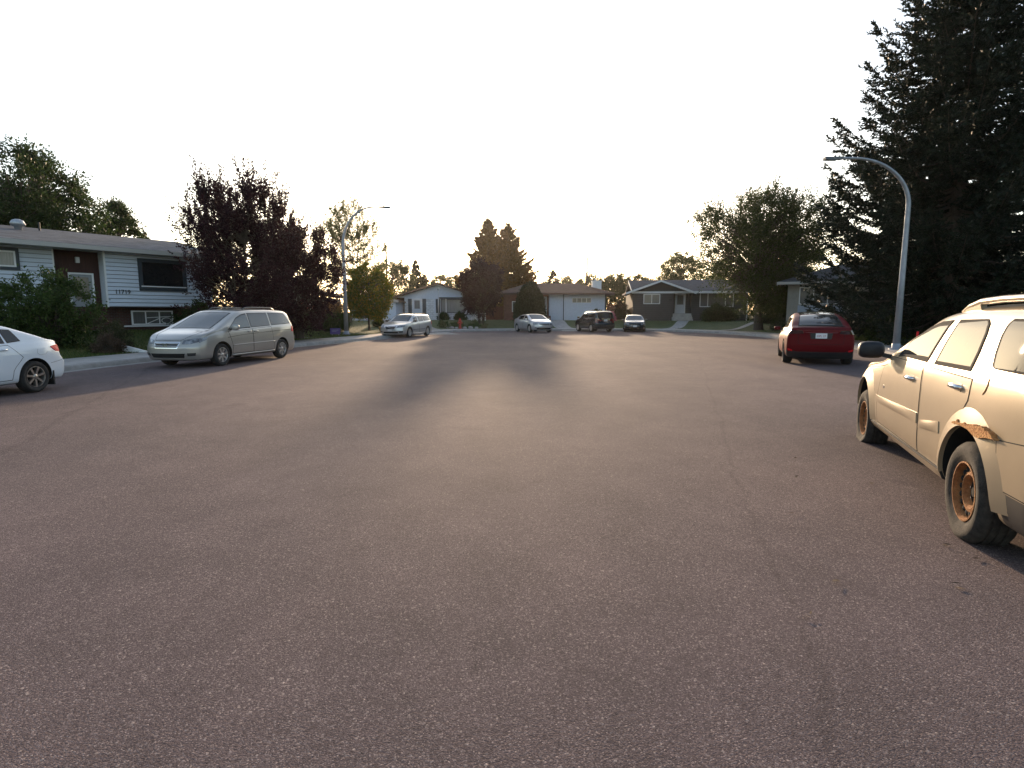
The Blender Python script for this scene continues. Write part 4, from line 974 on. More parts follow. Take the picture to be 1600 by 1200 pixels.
c.patch('plate_recess', 'B', [(-0.30, 0.975), (0.30, 0.975)], [(-0.27, 0.80), (0.27, 0.80)], M_PLAST, off=0.006, n=8, k=6)
c.line('light_bar', 'B', [(-0.42, 0.985), (0.42, 0.985)], 0.014, M_REDD, off=0.01)
for sg in (1, -1):
    c.patch('tail_light', 'B', [(sg*0.50, 1.05), (sg*0.80, 1.06), (sg*0.87, 1.03)], [(sg*0.46, 0.955), (sg*0.80, 0.94), (sg*0.88, 0.93)], M_SMOKE, off=0.008, n=12, k=6)
    c.patch('tail_light', 'L' if sg > 0 else 'R', [(-2.02, 1.045), (-2.24, 1.06)], [(-2.06, 1.0), (-2.27, 0.95)], M_SMOKE, off=0.008, n=6, k=5)
    c.patch('rear_reflector', 'B', [(sg*0.74, 0.46), (sg*0.86, 0.50)], [(sg*0.74, 0.42), (sg*0.86, 0.45)], M_RED, off=0.01, n=4, k=3)
    c.mirror(0.92, 0.98, 0.87, PM_RED, sg, (0.12, 0.21, 0.13))
    c.patch('headlight', 'F', [(sg*0.5, 0.70), (sg*0.8, 0.74)], [(sg*0.5, 0.62), (sg*0.8, 0.62)], M_LAMP, off=0.006, n=6, k=4)
c.patch('diffuser', 'B', [(-0.72, 0.44), (-0.6, 0.40), (0.6, 0.40), (0.72, 0.44)], [(-0.70, 0.24), (0.70, 0.24)], M_PLAST, off=0.008, n=18, k=6)
sp = MB(); sp.smooth = False
Lz = [c.hit('T', -2.16, y)[0] for y in np.linspace(-0.62, 0.62, 13)]
sp.tube([Vector((-2.22-0.03*(1-abs(i-6)/6), y, p.z+0.018)) for i, (p, y) in enumerate(zip(Lz, np.linspace(-0.62, 0.62, 13)))], [0.012]+[0.02]*11+[0.012], 6)
sp.build('spoiler', M_PLAST, c.root)
c.plate('B', 0.895, 'DPL 37', 0.30, 0.15)
c.wheels((5, 0.045), rimm=mat('dark alloy', (0.06, 0.06, 0.065), 0.35, metal=0.7))

# ================= 3. silver minivan, left
PM_VAN = paint('champagne silver paint', (0.36, 0.345, 0.32), metal=0.45, rough=0.33)
P_VAN = dict(W=0.98, zb=0.22, nose=2.55, tail=-2.56, wheels=(-1.58, 1.45), R=0.335, tw=0.225, Ra=0.40, rimr=0.66, track=0.965, sh=0.955, tumble=0.30,
             top=[(-2.56, 1.62), (-2.3, 1.68), (-1.2, 1.725), (-0.2, 1.72), (0.35, 1.67), (0.7, 1.53), (1.55, 1.12), (1.75, 1.06), (2.2, 0.96), (2.55, 0.80)],
             belt=[(-2.56, 1.17), (-0.5, 1.10), (1.2, 1.03), (1.7, 0.98), (2.55, 0.74)], wid=[(-2.56, 0.95), (-1.6, 1.0), (1.4, 1.0), (2.1, 0.96), (2.55, 0.86)],
             noff=[(0.2, -0.10), (0.4, 0.0), (0.6, 0.0), (0.8, -0.08)], toff=[(0.2, 0.08), (0.45, 0.0), (0.9, 0.05), (1.15, 0.10), (1.65, 0.34)], pf=0.36, pr=0.16)
hv = np.array([-0.185, -0.983]); hv /= np.linalg.norm(hv)
van = Car('minivan', 'silver minivan with roof rack parked at the left kerb, facing the viewer', 'car', P_VAN, (-9.30, 18.2), hv, PM_VAN)
c = van
GLV = mat('smoked glass', (0.045, 0.043, 0.045), 0.04, spec=0.8)
for md in 'LR':
    sg = 1 if md == 'L' else -1
    f = c.patch('front_door', md, [(1.00, 0.34), (1.0, 0.6), (1.14, 1.02)], [(0.02, 0.34), (0.02, 0.6), (0.0, 1.07)], PM_VAN, off=0.003, n=10, k=10, border=0.011, mb=M_WELL)
    c.patch('window', md, [(1.12, 1.07), (0.06, 1.10)], [(1.06, 1.11), (0.62, 1.42), (0.35, 1.52), (0.10, 1.56)], M_GLASSW, off=0.005, n=14, k=8, border=0.018, parent=f)
    r = c.patch('sliding_door', md, [(0.0, 0.34), (0.0, 0.6), (-0.02, 1.08)], [(-1.10, 0.34), (-1.08, 0.6), (-1.02, 1.12)], PM_VAN, off=0.003, n=10, k=10, border=0.011, mb=M_WELL)
    c.patch('window', md, [(0.02, 1.11), (0.04, 1.565)], [(-0.98, 1.15), (-0.96, 1.58)], GLV, off=0.005, n=10, k=10, border=0.018, parent=r)
    c.patch('quarter_window', md, [(-1.06, 1.155), (-1.04, 1.58)], [(-2.22, 1.20), (-1.96, 1.56)], GLV, off=0.005, n=10, k=10, border=0.018)
    c.line('door_track', md, [(-0.9, 0.955), (-2.25, 1.0)], 0.008, M_WELL)
    c.line('door_track', md, [(1.2, 0.84), (0.5, 0.90), (-0.9, 0.955)], 0.006, M_WELL)
    c.line('side_moulding', md, [(1.0, 0.60), (-1.12, 0.63)], 0.014, M_CHROME if False else PM_VAN, off=0.004)
    c.line('sill_trim', md, [(1.0, 0.30), (-1.12, 0.31)], 0.022, PM_VAN, off=0.0)
    for x in (0.16, -0.16): c.handle(md, x, 0.985, PM_VAN, 0.19)
    c.mirror(0.98, 1.06, 0.90, PM_VAN, sg, (0.13, 0.24, 0.17))
    c.patch('tail_light', md, [(-2.24, 1.10), (-2.44, 1.10)], [(-2.20, 0.92), (-2.46, 0.90)], M_RED, off=0.008, n=5, k=5)
    c.patch('headlight', 'F', [(sg*0.48, 0.80), (sg*0.70, 0.845), (sg*0.86, 0.86)], [(sg*0.46, 0.69), (sg*0.66, 0.69), (sg*0.87, 0.76)], M_LAMP, off=0.008, n=12, k=7)
    c.patch('headlight', md, [(2.16, 0.87), (1.98, 0.88)], [(2.24, 0.72), (2.02, 0.81)], M_LAMP, off=0.008, n=8, k=6)
    c.patch('fog_lamp', 'F', [(sg*0.60, 0.44), (sg*0.80, 0.45)], [(sg*0.60, 0.36), (sg*0.78, 0.37)], M_PLAST, off=0.006, n=6, k=4)
    rl = MB(); rl.smooth = True
    xs = np.linspace(0.0, -1.7, 12); rl.tube([Vector((x, sg*0.60, c.hit('T', x, sg*0.60)[0].z+0.06*min(1, sin(pi*i/11)*4))) for i, x in enumerate(xs)], 0.019, 8); rl.build('roof_rail', mat('dark rail', (0.12, 0.12, 0.12), 0.4, metal=0.5), c.root)
    MB().box(-1.27, -1.22, sg*0.80, sg*0.96, 0.10, 0.42).build('mud_flap', M_RUB, c.root) if False else None
c.patch('windscreen', 'T', [(1.56, -0.66), (0.52, -0.60)], [(1.56, 0.66), (0.52, 0.60)], M_GLASSW, off=0.004, n=14, k=16, border=0.03)
g = c.patch('grille', 'F', [(-0.42, 0.755), (0.42, 0.755)], [(-0.36, 0.57), (0.36, 0.57)], M_PLAST, off=0.006, n=12, k=6, border=0.03, mb=M_CHROME)
slats(c, 0.37, 0.60, 0.74, 2, M_CHROME, parent=g)
em = MB()
loc, nor = c.hit('F', 0, 0.665); x = loc.x+0.02
for y0 in (-0.06, 0.045): em.hexa([(x-.01, y0, 0.615), (x+.015, y0, 0.615), (x+.015, y0+0.015, 0.615), (x-.01, y0+0.015, 0.615)], [(x-.01, y0*1.25, 0.72), (x+.015, y0*1.25, 0.72), (x+.015, y0*1.25+0.017, 0.72), (x-.01, y0*1.25+0.017, 0.72)])
em.box(x-.01, x+.014, -0.045, 0.045, 0.66, 0.68)
em.build('emblem', M_CHROME, c.root)
c.patch('air_intake', 'F', [(-0.55, 0.43), (0.55, 0.43)], [(-0.50, 0.31), (0.50, 0.31)], M_WELL, off=0.006, n=12, k=5)
c.patch('rear_window', 'B', [(-0.62, 1.55), (0.62, 1.55)], [(-0.7, 1.18), (0.7, 1.18)], GLV, off=0.004, n=12, k=8, border=0.02)
c.line('bonnet_seam', 'T', [(1.5, -0.74), (2.1, -0.62), (2.42, -0.42), (2.45, 0), (2.42, 0.42), (2.1, 0.62), (1.5, 0.74)], 0.005, M_WELL, n=40)
c.wheels((7, 0.036))

# ================= 4. white sedan, far left
PM_WH = paint('white paint', (0.60, 0.67, 0.75), rough=0.3)
P_CO = dict(W=0.88, zb=0.20, nose=2.24, tail=-2.30, wheels=(-1.33, 1.30), R=0.315, tw=0.20, Ra=0.372, rimr=0.66, track=0.865, sh=0.935, tumble=0.42,
            top=[(-2.30, 0.98), (-2.15, 1.02), (-1.75, 1.06), (-1.0, 1.36), (-0.5, 1.44), (0.1, 1.46), (0.5, 1.40), (1.25, 1.02), (1.4, 0.97), (1.9, 0.88), (2.24, 0.72)],
            belt=[(-2.3, 0.94), (-1.6, 0.99), (-0.6, 0.98), (1.1, 0.90), (2.24, 0.66)], wid=[(-2.3, 0.90), (-1.5, 1.0), (1.3, 1.0), (2.24, 0.86)],
            noff=[(0.2, -0.1), (0.45, 0.0), (0.7, -0.05)], toff=[(0.2, 0.10), (0.35, 0.02), (0.58, 0.0), (0.68, 0.08), (0.95, 0.16)], pf=0.34, pr=0.26)
hc = np.array([-0.06, -0.998])
_rw = g_ = None
co = Car('parked_car', 'white sedan cut off by the left edge of the frame, rear end showing', 'car', P_CO, (-10.39, 9.72), hc, PM_WH)
c = co
sedan_glass(c, (0.92, 1.0), 1.33, 1.08, 0.05, -0.82, -1.13, 1.27, wind=(1.25, 0.58, 0.40, 0.52), back=(-1.68, 0.58, -0.90, 0.50))
for md in 'LR':
    sg = 1 if md == 'L' else -1
    c.patch('tail_light', md, [(-1.76, 0.893), (-1.90, 0.92), (-2.10, 0.915)], [(-1.75, 0.88), (-1.87, 0.79), (-2.10, 0.775)], M_RED, off=0.014, n=8, k=6)
    c.patch('tail_light', 'B', [(sg*0.58, 0.91), (sg*0.76, 0.91)], [(sg*0.62, 0.77), (sg*0.76, 0.77)], M_RED, off=0.010, n=8, k=6)
    c.mirror(0.90, 0.93, 0.82, PM_WH, sg, (0.11, 0.19, 0.13))
    c.patch('headlight', 'F', [(sg*0.5, 0.70), (sg*0.78, 0.74)], [(sg*0.5, 0.58), (sg*0.78, 0.60)], M_LAMP, off=0.006, n=6, k=4)
    c.patch('mud_flap', md, [(-1.70, 0.36), (-1.76, 0.36)], [(-1.69, 0.14), (-1.76, 0.14)], M_RUB, off=-0.03, n=3, k=3) if False else MB().box(-1.745, -1.715, sg*0.68, sg*0.86, 0.11, 0.40).build('mud_flap', M_RUB, c.root)
    c.line('fuel_door' if md == 'R' else 'bumper_seam', md, [(-1.70, 0.56), (-2.0, 0.60), (-2.2, 0.68)] if md == 'L' else [(-1.5, 0.80), (-1.62, 0.80)], 0.003, M_WELL, n=12)
c.line('fuel_door', 'L', [(-1.42, 0.86), (-1.40, 0.78), (-1.45, 0.74), (-1.60, 0.75), (-1.64, 0.80)], 0.0025, mat('shadow gap', (0.25, 0.26, 0.27), 0.8), n=24)
c.patch('rear_bumper_trim', 'B', [(-0.6, 0.36), (0.6, 0.36)], [(-0.6, 0.24), (0.6, 0.24)], M_PLAST, off=0.005, n=8, k=4)
c.plate('B', 0.66)
c.wheels((7, 0.024), rimm=mat('worn chrome', (0.42, 0.40, 0.38), 0.3, metal=0.9))

# ================= 5. silver estate car by the driveway
PM_EST = paint('silver paint', (0.44, 0.45, 0.46), metal=0.5, rough=0.3)
P_VO = dict(W=0.93, zb=0.20, nose=2.38, tail=-2.44, wheels=(-1.42, 1.40), R=0.33, tw=0.22, Ra=0.385, rimr=0.68, track=0.915, sh=0.95, tumble=0.38,
            top=[(-2.44, 1.42), (-2.2, 1.47), (-1.2, 1.52), (-0.1, 1.51), (0.25, 1.46), (0.98, 1.02), (1.2, 0.97), (1.9, 0.87), (2.38, 0.70)],
            belt=[(-2.44, 1.06), (-1.0, 1.03), (1.1, 0.95), (1.5, 0.92), (2.38, 0.68)], wid=[(-2.44, 0.93), (-1.5, 1.0), (1.4, 1.0), (2.38, 0.86)],
            noff=[(0.2, -0.1), (0.45, 0.0), (0.7, -0.03)], toff=[(0.2, 0.08), (0.5, 0.0), (0.95, 0.06), (1.45, 0.36)], pf=0.36, pr=0.16)
ve = Car('parked_car', 'silver estate car with dark grille at the mouth of the driveway, left of centre', 'car', P_VO, (-7.05, 37.4), np.array([-0.26, -0.966]), PM_EST)
c = ve
sedan_glass(c, (0.97, 1.06), 1.36, 0.96, 0.02, -0.82, -2.0, 1.36, wind=(0.99, 0.62, 0.22, 0.55))
c.patch('rear_window', 'B', [(-0.58, 1.36), (0.58, 1.36)], [(-0.66, 1.08), (0.66, 1.08)], M_GLASS, off=0.004, n=10, k=8, border=0.02)
c.patch('grille', 'F', [(-0.38, 0.745), (0.38, 0.745)], [(-0.28, 0.55), (0.28, 0.55)], M_PLAST, off=0.008, n=8, k=5, border=0.02, mb=M_CHROME)
c.line('grille_bar', 'F', [(-0.33, 0.73), (0.27, 0.565)], 0.016, M_CHROME, off=0.012)
c.plate('F', 0.49, None, 0.30, 0.13)
c.patch('air_intake', 'F', [(-0.5, 0.40), (0.5, 0.40)], [(-0.5, 0.30), (0.5, 0.30)], M_WELL, off=0.006, n=8, k=4)
for md in 'LR':
    sg = 1 if md == 'L' else -1
    c.patch('headlight', 'F', [(sg*0.46, 0.75), (sg*0.80, 0.80)], [(sg*0.44, 0.66), (sg*0.80, 0.68)], M_LAMP, off=0.008, n=8, k=5)
    c.patch('headlight', md, [(2.08, 0.80), (1.86, 0.82)], [(2.12, 0.67), (1.90, 0.74)], M_LAMP, off=0.008, n=6, k=5)
    c.patch('fog_lamp', 'F', [(sg*0.56, 0.42), (sg*0.78, 0.43)], [(sg*0.56, 0.34), (sg*0.76, 0.35)], M_PLAST, off=0.006, n=5, k=4)
    c.mirror(0.80, 0.99, 0.86, M_PLAST, sg, (0.11, 0.20, 0.14))
    c.patch('tail_light', md, [(-2.16, 1.05), (-2.36, 1.05)], [(-2.12, 0.80), (-2.38, 0.80)], M_RED, off=0.008, n=4, k=5)
    c.line('side_moulding', md, [(0.95, 0.50), (-0.95, 0.52)], 0.016, M_PLAST, off=0.002)
    c.line('sill_trim', md, [(0.95, 0.27), (-0.95, 0.28)], 0.016, M_CHROME, off=0.002)
    rl = MB(); rl.smooth = True; xs = np.linspace(0.1, -1.9, 10)
    rl.tube([Vector((x, sg*0.56, c.hit('T', x, sg*0.56)[0].z+0.045*min(1, sin(pi*i/9)*4))) for i, x in enumerate(xs)], 0.016, 6); rl.build('roof_rail', M_PLAST, c.root)
c.wheels((5, 0.045))

# ================= 6. pale silver sedan in the middle
PM_SIL = paint('pale silver paint', (0.40, 0.41, 0.44), metal=0.4, rough=0.3)
P_SE = dict(W=0.93, zb=0.20, nose=2.42, tail=-2.48, wheels=(-1.42, 1.42), R=0.33, tw=0.21, Ra=0.385, rimr=0.66, track=0.915, sh=0.945, tumble=0.40,
            top=[(-2.48, 1.05), (-2.3, 1.09), (-1.75, 1.13), (-1.05, 1.42), (-0.5, 1.50), (0.1, 1.51), (0.5, 1.46), (1.3, 1.08), (1.5, 1.02), (2.1, 0.93), (2.42, 0.78)],
            belt=[(-2.48, 1.0), (-0.6, 1.02), (1.1, 0.96), (2.42, 0.72)], wid=[(-2.48, 0.92), (-1.5, 1.0), (1.4, 1.0), (2.42, 0.87)],
            noff=[(0.2, -0.1), (0.45, 0.0), (0.8, -0.03)], toff=[(0.2, 0.08), (0.5, 0.0), (1.0, 0.06)], pf=0.34, pr=0.25)
se = Car('parked_car', 'pale silver sedan facing the viewer in front of the dome-shaped cedar', 'car', P_SE, (1.75, 46.6), np.array([0.34, -0.94]), PM_SIL)
c = se
sedan_glass(c, (0.97, 1.04), 1.38, 1.15, 0.08, -0.85, -1.1, 1.34, wind=(1.32, 0.66, 0.42, 0.58), back=(-1.70, 0.62, -0.95, 0.52))
c.patch('grille', 'F', [(-0.45, 0.76), (0.45, 0.76)], [(-0.42, 0.60), (0.42, 0.60)], M_PLAST, off=0.008, n=8, k=5, border=0.02, mb=M_CHROME)
slats(c, 0.4, 0.61, 0.75, 2, M_CHROME)
c.patch('air_intake', 'F', [(-0.6, 0.40), (0.6, 0.40)], [(-0.6, 0.27), (0.6, 0.27)], M_WELL, off=0.006, n=8, k=4)
for md in 'LR':
    sg = 1 if md == 'L' else -1
    c.patch('headlight', 'F', [(sg*0.50, 0.77), (sg*0.82, 0.80)], [(sg*0.48, 0.62), (sg*0.82, 0.65)], M_LAMP, off=0.008, n=8, k=5)
    c.mirror(1.0, 1.0, 0.86, PM_SIL, sg, (0.11, 0.20, 0.14))
    c.patch('tail_light', md, [(-2.2, 0.98), (-2.4, 0.98)], [(-2.2, 0.8), (-2.4, 0.8)], M_RED, off=0.008, n=4, k=4)
    c.patch('fog_lamp', 'F', [(sg*0.62, 0.46), (sg*0.76, 0.46)], [(sg*0.62, 0.38), (sg*0.76, 0.38)], M_LAMP, off=0.006, n=4, k=4)
c.wheels((6, 0.04))

# ================= 7. dark SUV, rear towards us
PM_DK = paint('dark blue-grey paint', (0.014, 0.016, 0.024), metal=0.1, rough=0.25)
P_ES = dict(W=0.905, zb=0.26, nose=2.20, tail=-2.24, wheels=(-1.29, 1.33), R=0.355, tw=0.235, Ra=0.415, rimr=0.66, track=0.895, sh=0.96, tumble=0.26,
            top=[(-2.24, 1.66), (-2.0, 1.70), (-1.0, 1.72), (0.0, 1.71), (0.35, 1.66), (0.95, 1.16), (1.1, 1.10), (1.8, 1.03), (2.20, 0.90)],
            belt=[(-2.24, 1.16), (0.8, 1.10), (1.2, 1.02), (2.20, 0.84)], wid=[(-2.24, 0.96), (-1.4, 1.0), (1.4, 1.0), (2.20, 0.92)],
            noff=[(0.2, -0.1), (0.45, 0.0), (0.9, -0.03)], toff=[(0.2, 0.06), (0.5, 0.0), (0.72, 0.0), (0.76, 0.06), (1.15, 0.08), (1.7, 0.24)], pf=0.24, pr=0.10, cladz=0.40)
es = Car('parked_car', 'dark SUV with its back to the viewer left of the black car', 'car', P_ES, (6.95, 47.6), np.array([-0.30, 0.954]), PM_DK)
c = es
sedan_glass(c, (1.10, 1.15), 1.56, 1.02, 0.12, -0.75, -1.85, 1.56, wind=(0.96, 0.66, 0.40, 0.62), hand=M_PLAST, sill=0.42)
c.patch('rear_window', 'B', [(-0.66, 1.60), (0.66, 1.60)], [(-0.70, 1.20), (0.70, 1.20)], M_GLASS, off=0.006, n=12, k=8, border=0.02)
c.patch('tailgate_trim', 'B', [(-0.36, 1.09), (0.36, 1.09)], [(-0.36, 1.05), (0.36, 1.05)], M_CHROME, off=0.012, n=6, k=3)
c.plate('B', 0.97)
c.patch('rear_bumper', 'B', [(-0.84, 0.70), (0.84, 0.70)], [(-0.84, 0.46), (0.84, 0.46)], M_PLAST, off=0.012, n=14, k=5)
for md in 'LR':
    sg = 1 if md == 'L' else -1
    c.patch('tail_light', 'B', [(sg*0.72, 1.12), (sg*0.85, 1.12)], [(sg*0.72, 0.78), (sg*0.86, 0.78)], M_REDD, off=0.008, n=4, k=6)
    c.patch('tail_light', md, [(-1.98, 1.12), (-2.13, 1.12)], [(-2.0, 0.78), (-2.2, 0.78)], M_REDD, off=0.008, n=4, k=6)
    c.mirror(0.90, 1.12, 0.86, PM_DK, sg, (0.12, 0.21, 0.17))
    c.patch('headlight', 'F', [(sg*0.5, 0.90), (sg*0.8, 0.90)], [(sg*0.5, 0.74), (sg*0.8, 0.74)], M_LAMP, off=0.008, n=5, k=4)
    rl = MB(); rl.smooth = True; xs = np.linspace(0.2, -1.8, 10)
    rl.tube([Vector((x, sg*0.58, c.hit('T', x, sg*0.58)[0].z+0.05*min(1, sin(pi*i/9)*4))) for i, x in enumerate(xs)], 0.018, 6); rl.build('roof_rail', M_METALG, c.root)
c.wheels((5, 0.05))

# ================= 8. black sedan, front towards us
PM_BK = paint('black paint', (0.018, 0.018, 0.02), rough=0.22)
P_BK = dict(W=0.89, zb=0.19, nose=2.24, tail=-2.30, wheels=(-1.34, 1.34), R=0.32, tw=0.21, Ra=0.375, rimr=0.68, track=0.875, sh=0.93, tumble=0.44,
            top=[(-2.30, 1.02), (-1.7, 1.10), (-1.0, 1.36), (-0.5, 1.42), (0.1, 1.43), (0.5, 1.36), (1.25, 0.98), (1.4, 0.94), (1.95, 0.86), (2.24, 0.72)],
            belt=[(-2.3, 0.98), (-0.6, 0.97), (1.1, 0.89), (2.24, 0.66)], wid=[(-2.3, 0.92), (-1.4, 1.0), (1.35, 1.0), (2.24, 0.88)],
            noff=[(0.2, -0.06), (0.4, 0.0), (0.7, -0.04)], toff=[(0.2, 0.08), (0.5, 0.0), (1.0, 0.06)], pf=0.34, pr=0.25)
bk = Car('parked_car', 'black sedan facing the viewer in front of the grey house', 'car', P_BK, (10.45, 48.0), np.array([-0.17, -0.985]), PM_BK)
c = bk
sedan_glass(c, (0.91, 0.99), 1.30, 1.08, 0.06, -0.80, -1.05, 1.26, wind=(1.24, 0.62, 0.40, 0.54), back=(-1.6, 0.6, -0.9, 0.5))
c.patch('grille', 'F', [(-0.42, 0.70), (0.42, 0.70)], [(-0.36, 0.58), (0.36, 0.58)], M_PLAST, off=0.008, n=8, k=5)
c.patch('air_intake', 'F', [(-0.6, 0.46), (0.6, 0.46)], [(-0.66, 0.27), (0.66, 0.27)], M_WELL, off=0.006, n=8, k=4)
c.plate('F', 0.50)
for md in 'LR':
    sg = 1 if md == 'L' else -1
    c.patch('headlight', 'F', [(sg*0.46, 0.70), (sg*0.80, 0.76)], [(sg*0.46, 0.60), (sg*0.80, 0.64)], M_LAMP, off=0.008, n=8, k=5)
    c.mirror(0.95, 0.93, 0.82, PM_BK, sg, (0.11, 0.19, 0.13))
    c.patch('tail_light', md, [(-2.0, 0.95), (-2.2, 0.95)], [(-2.0, 0.8), (-2.2, 0.8)], M_RED, off=0.008, n=4, k=4)
c.wheels((5, 0.04), rimm=mat('grey alloy', (0.22, 0.22, 0.23), 0.35, metal=0.8))
# ------------------------------------------------------------------ vegetation builders

def unit(a): return a/np.maximum(np.linalg.norm(a, axis=-1, keepdims=True), 1e-9)

def leaf_quads(P, D, ln, wd, r, tilt=1.0):
    """rhombic leaves at P pointing along D"""
    n = len(P); D = unit(D)
    B = unit(np.cross(D, r.normal(size=(n, 3))))
    ln = (ln*r.uniform(0.7, 1.3, n))[:, None]; wd = (wd*r.uniform(0.7, 1.3, n))[:, None]
    V = np.stack([P, P+D*ln*0.45+B*wd*0.5, P+D*ln, P+D*ln*0.45-B*wd*0.5], 1).reshape(-1, 3)
    return V, np.arange(4*n).reshape(-1, 4)

def tubes(segs, sides=5):
    """segs: list of (points Nx3, radii N) -> V, F as quads"""
    Vs = []; Fs = []; o = 0
    a = np.linspace(0, 2*pi, sides, endpoint=False)
    for P, R in segs:
        P = np.asarray(P, float); R = np.asarray(R, float); n = len(P)
        T = unit(np.gradient(P, axis=0)); ref = np.array([0.31, 0.17, 0.93]) if abs(T[0, 2]) < 0.85 else np.array([1.0, 0.1, 0])
        U = unit(np.cross(T, ref)); W = np.cross(T, U)
        Vv = P[:, None]+(U[:, None]*np.cos(a)[None, :, None]+W[:, None]*np.sin(a)[None, :, None])*R[:, None, None]
        Vs.append(Vv.reshape(-1, 3))
        i, k = np.meshgrid(np.arange(n-1), np.arange(sides), indexing='ij')
        Fs.append(np.stack([i*sides+k, i*sides+(k+1) % sides, (i+1)*sides+(k+1) % sides, (i+1)*sides+k], -1).reshape(-1, 4)+o)
        o += n*sides
    return np.concatenate(Vs), np.concatenate(Fs)

def bez(a, b, c, n=6):
    t = np.linspace(0, 1, n)[:, None]
    return a*(1-t)**2+2*b*t*(1-t)+c*t*t

PROF = dict(round=[(0,.35),(.15,.75),(.45,1),(.75,.85),(.92,.5),(1,.15)], oval=[(0,.3),(.2,.8),(.5,1),(.8,.7),(1,.12)],
            vase=[(0,.25),(.3,.75),(.62,1),(.85,.85),(1,.4)], upright=[(0,.45),(.25,.9),(.5,1),(.75,.75),(.9,.45),(1,.12)],
            fan=[(0,.45),(.25,.85),(.6,1),(.85,.85),(1,.5)], dome=[(0,1),(.3,.98),(.6,.82),(.85,.5),(1,.12)], lolly=[(0,.55),(.15,.85),(.4,1),(.7,.95),(.9,.6),(1,.2)],
            mound=[(0,.85),(.3,1),(.6,.85),(.85,.55),(1,.2)])

def broadleaf(name, label, cat, x, y, H, R, base, lm, seed, clumps=60, twigs=14, leaves=12, leaf=0.12, shape='round', up=0.3, bark=None,
              trunk=0.16, stems=1, lumps=0.3, group=None, dz=0.0, rx=1.0, spread=0.30, ground=None, lean=(0, 0), aspect=0.55, shell=0.55, droop=0.0, shoots=0, slen=1.0):
    r = np.random.default_rng(seed)
    z0 = gz(x, y) if ground is None else ground
    root = thing(name, label, cat, (x, y, z0), 0, group)
    tt = np.array([p[0] for p in PROF[shape]]); pp = np.array([p[1] for p in PROF[shape]])
    # clump centres fill the crown, denser towards the outside
    ts = r.uniform(0.02, 1, clumps*4); keep = r.uniform(0, 1, clumps*4) < np.interp(ts, tt, pp)**1.3
    ts = ts[keep][:clumps]; m = len(ts)
    an = r.uniform(0, 2*pi, m)
    lump = 1+lumps*np.sin(an*2+ts*5+seed)*0.6+lumps*np.sin(an*5-ts*9+seed*1.7)*0.4
    rad = R*np.interp(ts, tt, pp)*lump*(1-0.12)*(r.uniform(0, 1, m)**(1-shell))
    C = np.stack([rad*np.cos(an)*rx, rad*np.sin(an), base+ts*(H-base)*0.95], 1)
    C[:, :2] += np.array(lean)*((C[:, 2]-base*0.5)/H)[:, None]
    axis = np.array([lean[0]*0.4, lean[1]*0.4, 0])
    # woody parts
    segs = []
    st = []
    for k in range(stems):
        a = 2*pi*k/stems+seed; off = 0.0 if stems == 1 else 0.14
        b0 = np.array([off*cos(a), off*sin(a), -0.15]); top = np.array([off*cos(a)*(R*2.2)*rx, off*sin(a)*R*2.2, base+(H-base)*0.72])
        top[:2] += np.array(lean)*0.6
        mid = (b0+top)/2+np.append(r.normal(0, 0.06*H*0.3, 2), 0)
        P = bez(b0, mid, top, 9); tr = trunk/sqrt(stems)
        Rr = tr*np.interp(np.linspace(0, 1, 9), [0, .06, .5, 1], [1.35, 1, .62, .2]); segs.append((P, Rr)); st.append(P)
    for i in range(m):
        P = st[r.integers(stems)] if stems > 1 else st[0]
        hz = C[i, 2]-np.hypot(C[i, 0]-axis[0], C[i, 1]-axis[1])*0.8
        j = int(np.clip(np.searchsorted(P[:, 2], max(hz, base*0.75)), 1, 7)); s0 = P[j]
        d = C[i]-s0; mid = s0+d*0.5+np.array([0, 0, 0.10*np.linalg.norm(d)*(1-droop*2)])+r.normal(0, 0.05, 3)*np.linalg.norm(d)
        rr = 0.10*trunk*(0.6+2.2*np.linalg.norm(d)/max(R, .5))
        segs.append((bez(s0, mid, C[i], 5), np.linspace(rr, 0.012 if H > 4 else 0.005, 5)))
    V, Fq = tubes(segs, 6)
    tr = link('trunk', np_mesh('trunk', V, Fq, [bark or M_BARK], smooth=True), root)
    # twigs with leaves
    n = m*twigs
    Ct = np.repeat(C, twigs, 0)
    out = unit(Ct-np.array([axis[0], axis[1], base+(H-base)*0.35]))
    D = unit(out*0.55+r.normal(0, 0.55, (n, 3))+np.array([0, 0, up]))
    Lt = R*spread*r.uniform(0.5, 1.25, n)
    tl = r.uniform(0.12, 1.0, (n, leaves))
    bend = np.array([0, 0, -1.0])*droop
    P = Ct[:, None]+(D[:, None]*tl[..., None]+bend*tl[..., None]**2)*Lt[:, None, None]+r.normal(0, leaf*0.45, (n, leaves, 3))
    Dl = D[:, None]+r.normal(0, 0.75, (n, leaves, 3))+np.array([0, 0, -0.2])
    PP, DD = P.reshape(-1, 3), Dl.reshape(-1, 3)
    if shoots:       # long leafy shoots that break the outline
        w = np.clip((C[:, 2]-base)/(H-base), 0, 1)+0.15; k = r.choice(m, shoots, p=w/w.sum())
        sdv = unit(unit(C[k]-np.array([0, 0, base+(H-base)*0.4]))*0.55+r.normal(0, 0.3, (shoots, 3))+np.array([0, 0, 0.25+up])); nl = int(24*slen/max(leaf*6, .5)); sl = slen*r.uniform(0.4, 1.3, shoots)
        ts_ = r.uniform(0, 1, (shoots, nl))**0.8; Q = C[k][:, None]+sdv[:, None]*(ts_*sl[:, None])[..., None]+r.normal(0, leaf*0.35, (shoots, nl, 3))
        PP = np.concatenate([PP, Q.reshape(-1, 3)]); DD = np.concatenate([DD, (sdv[:, None]+r.normal(0, 0.7, (shoots, nl, 3))).reshape(-1, 3)])
    V, Fq = leaf_quads(PP, DD, leaf, leaf*aspect, r)
    ms = lm if isinstance(lm, (list, tuple)) else [lm]
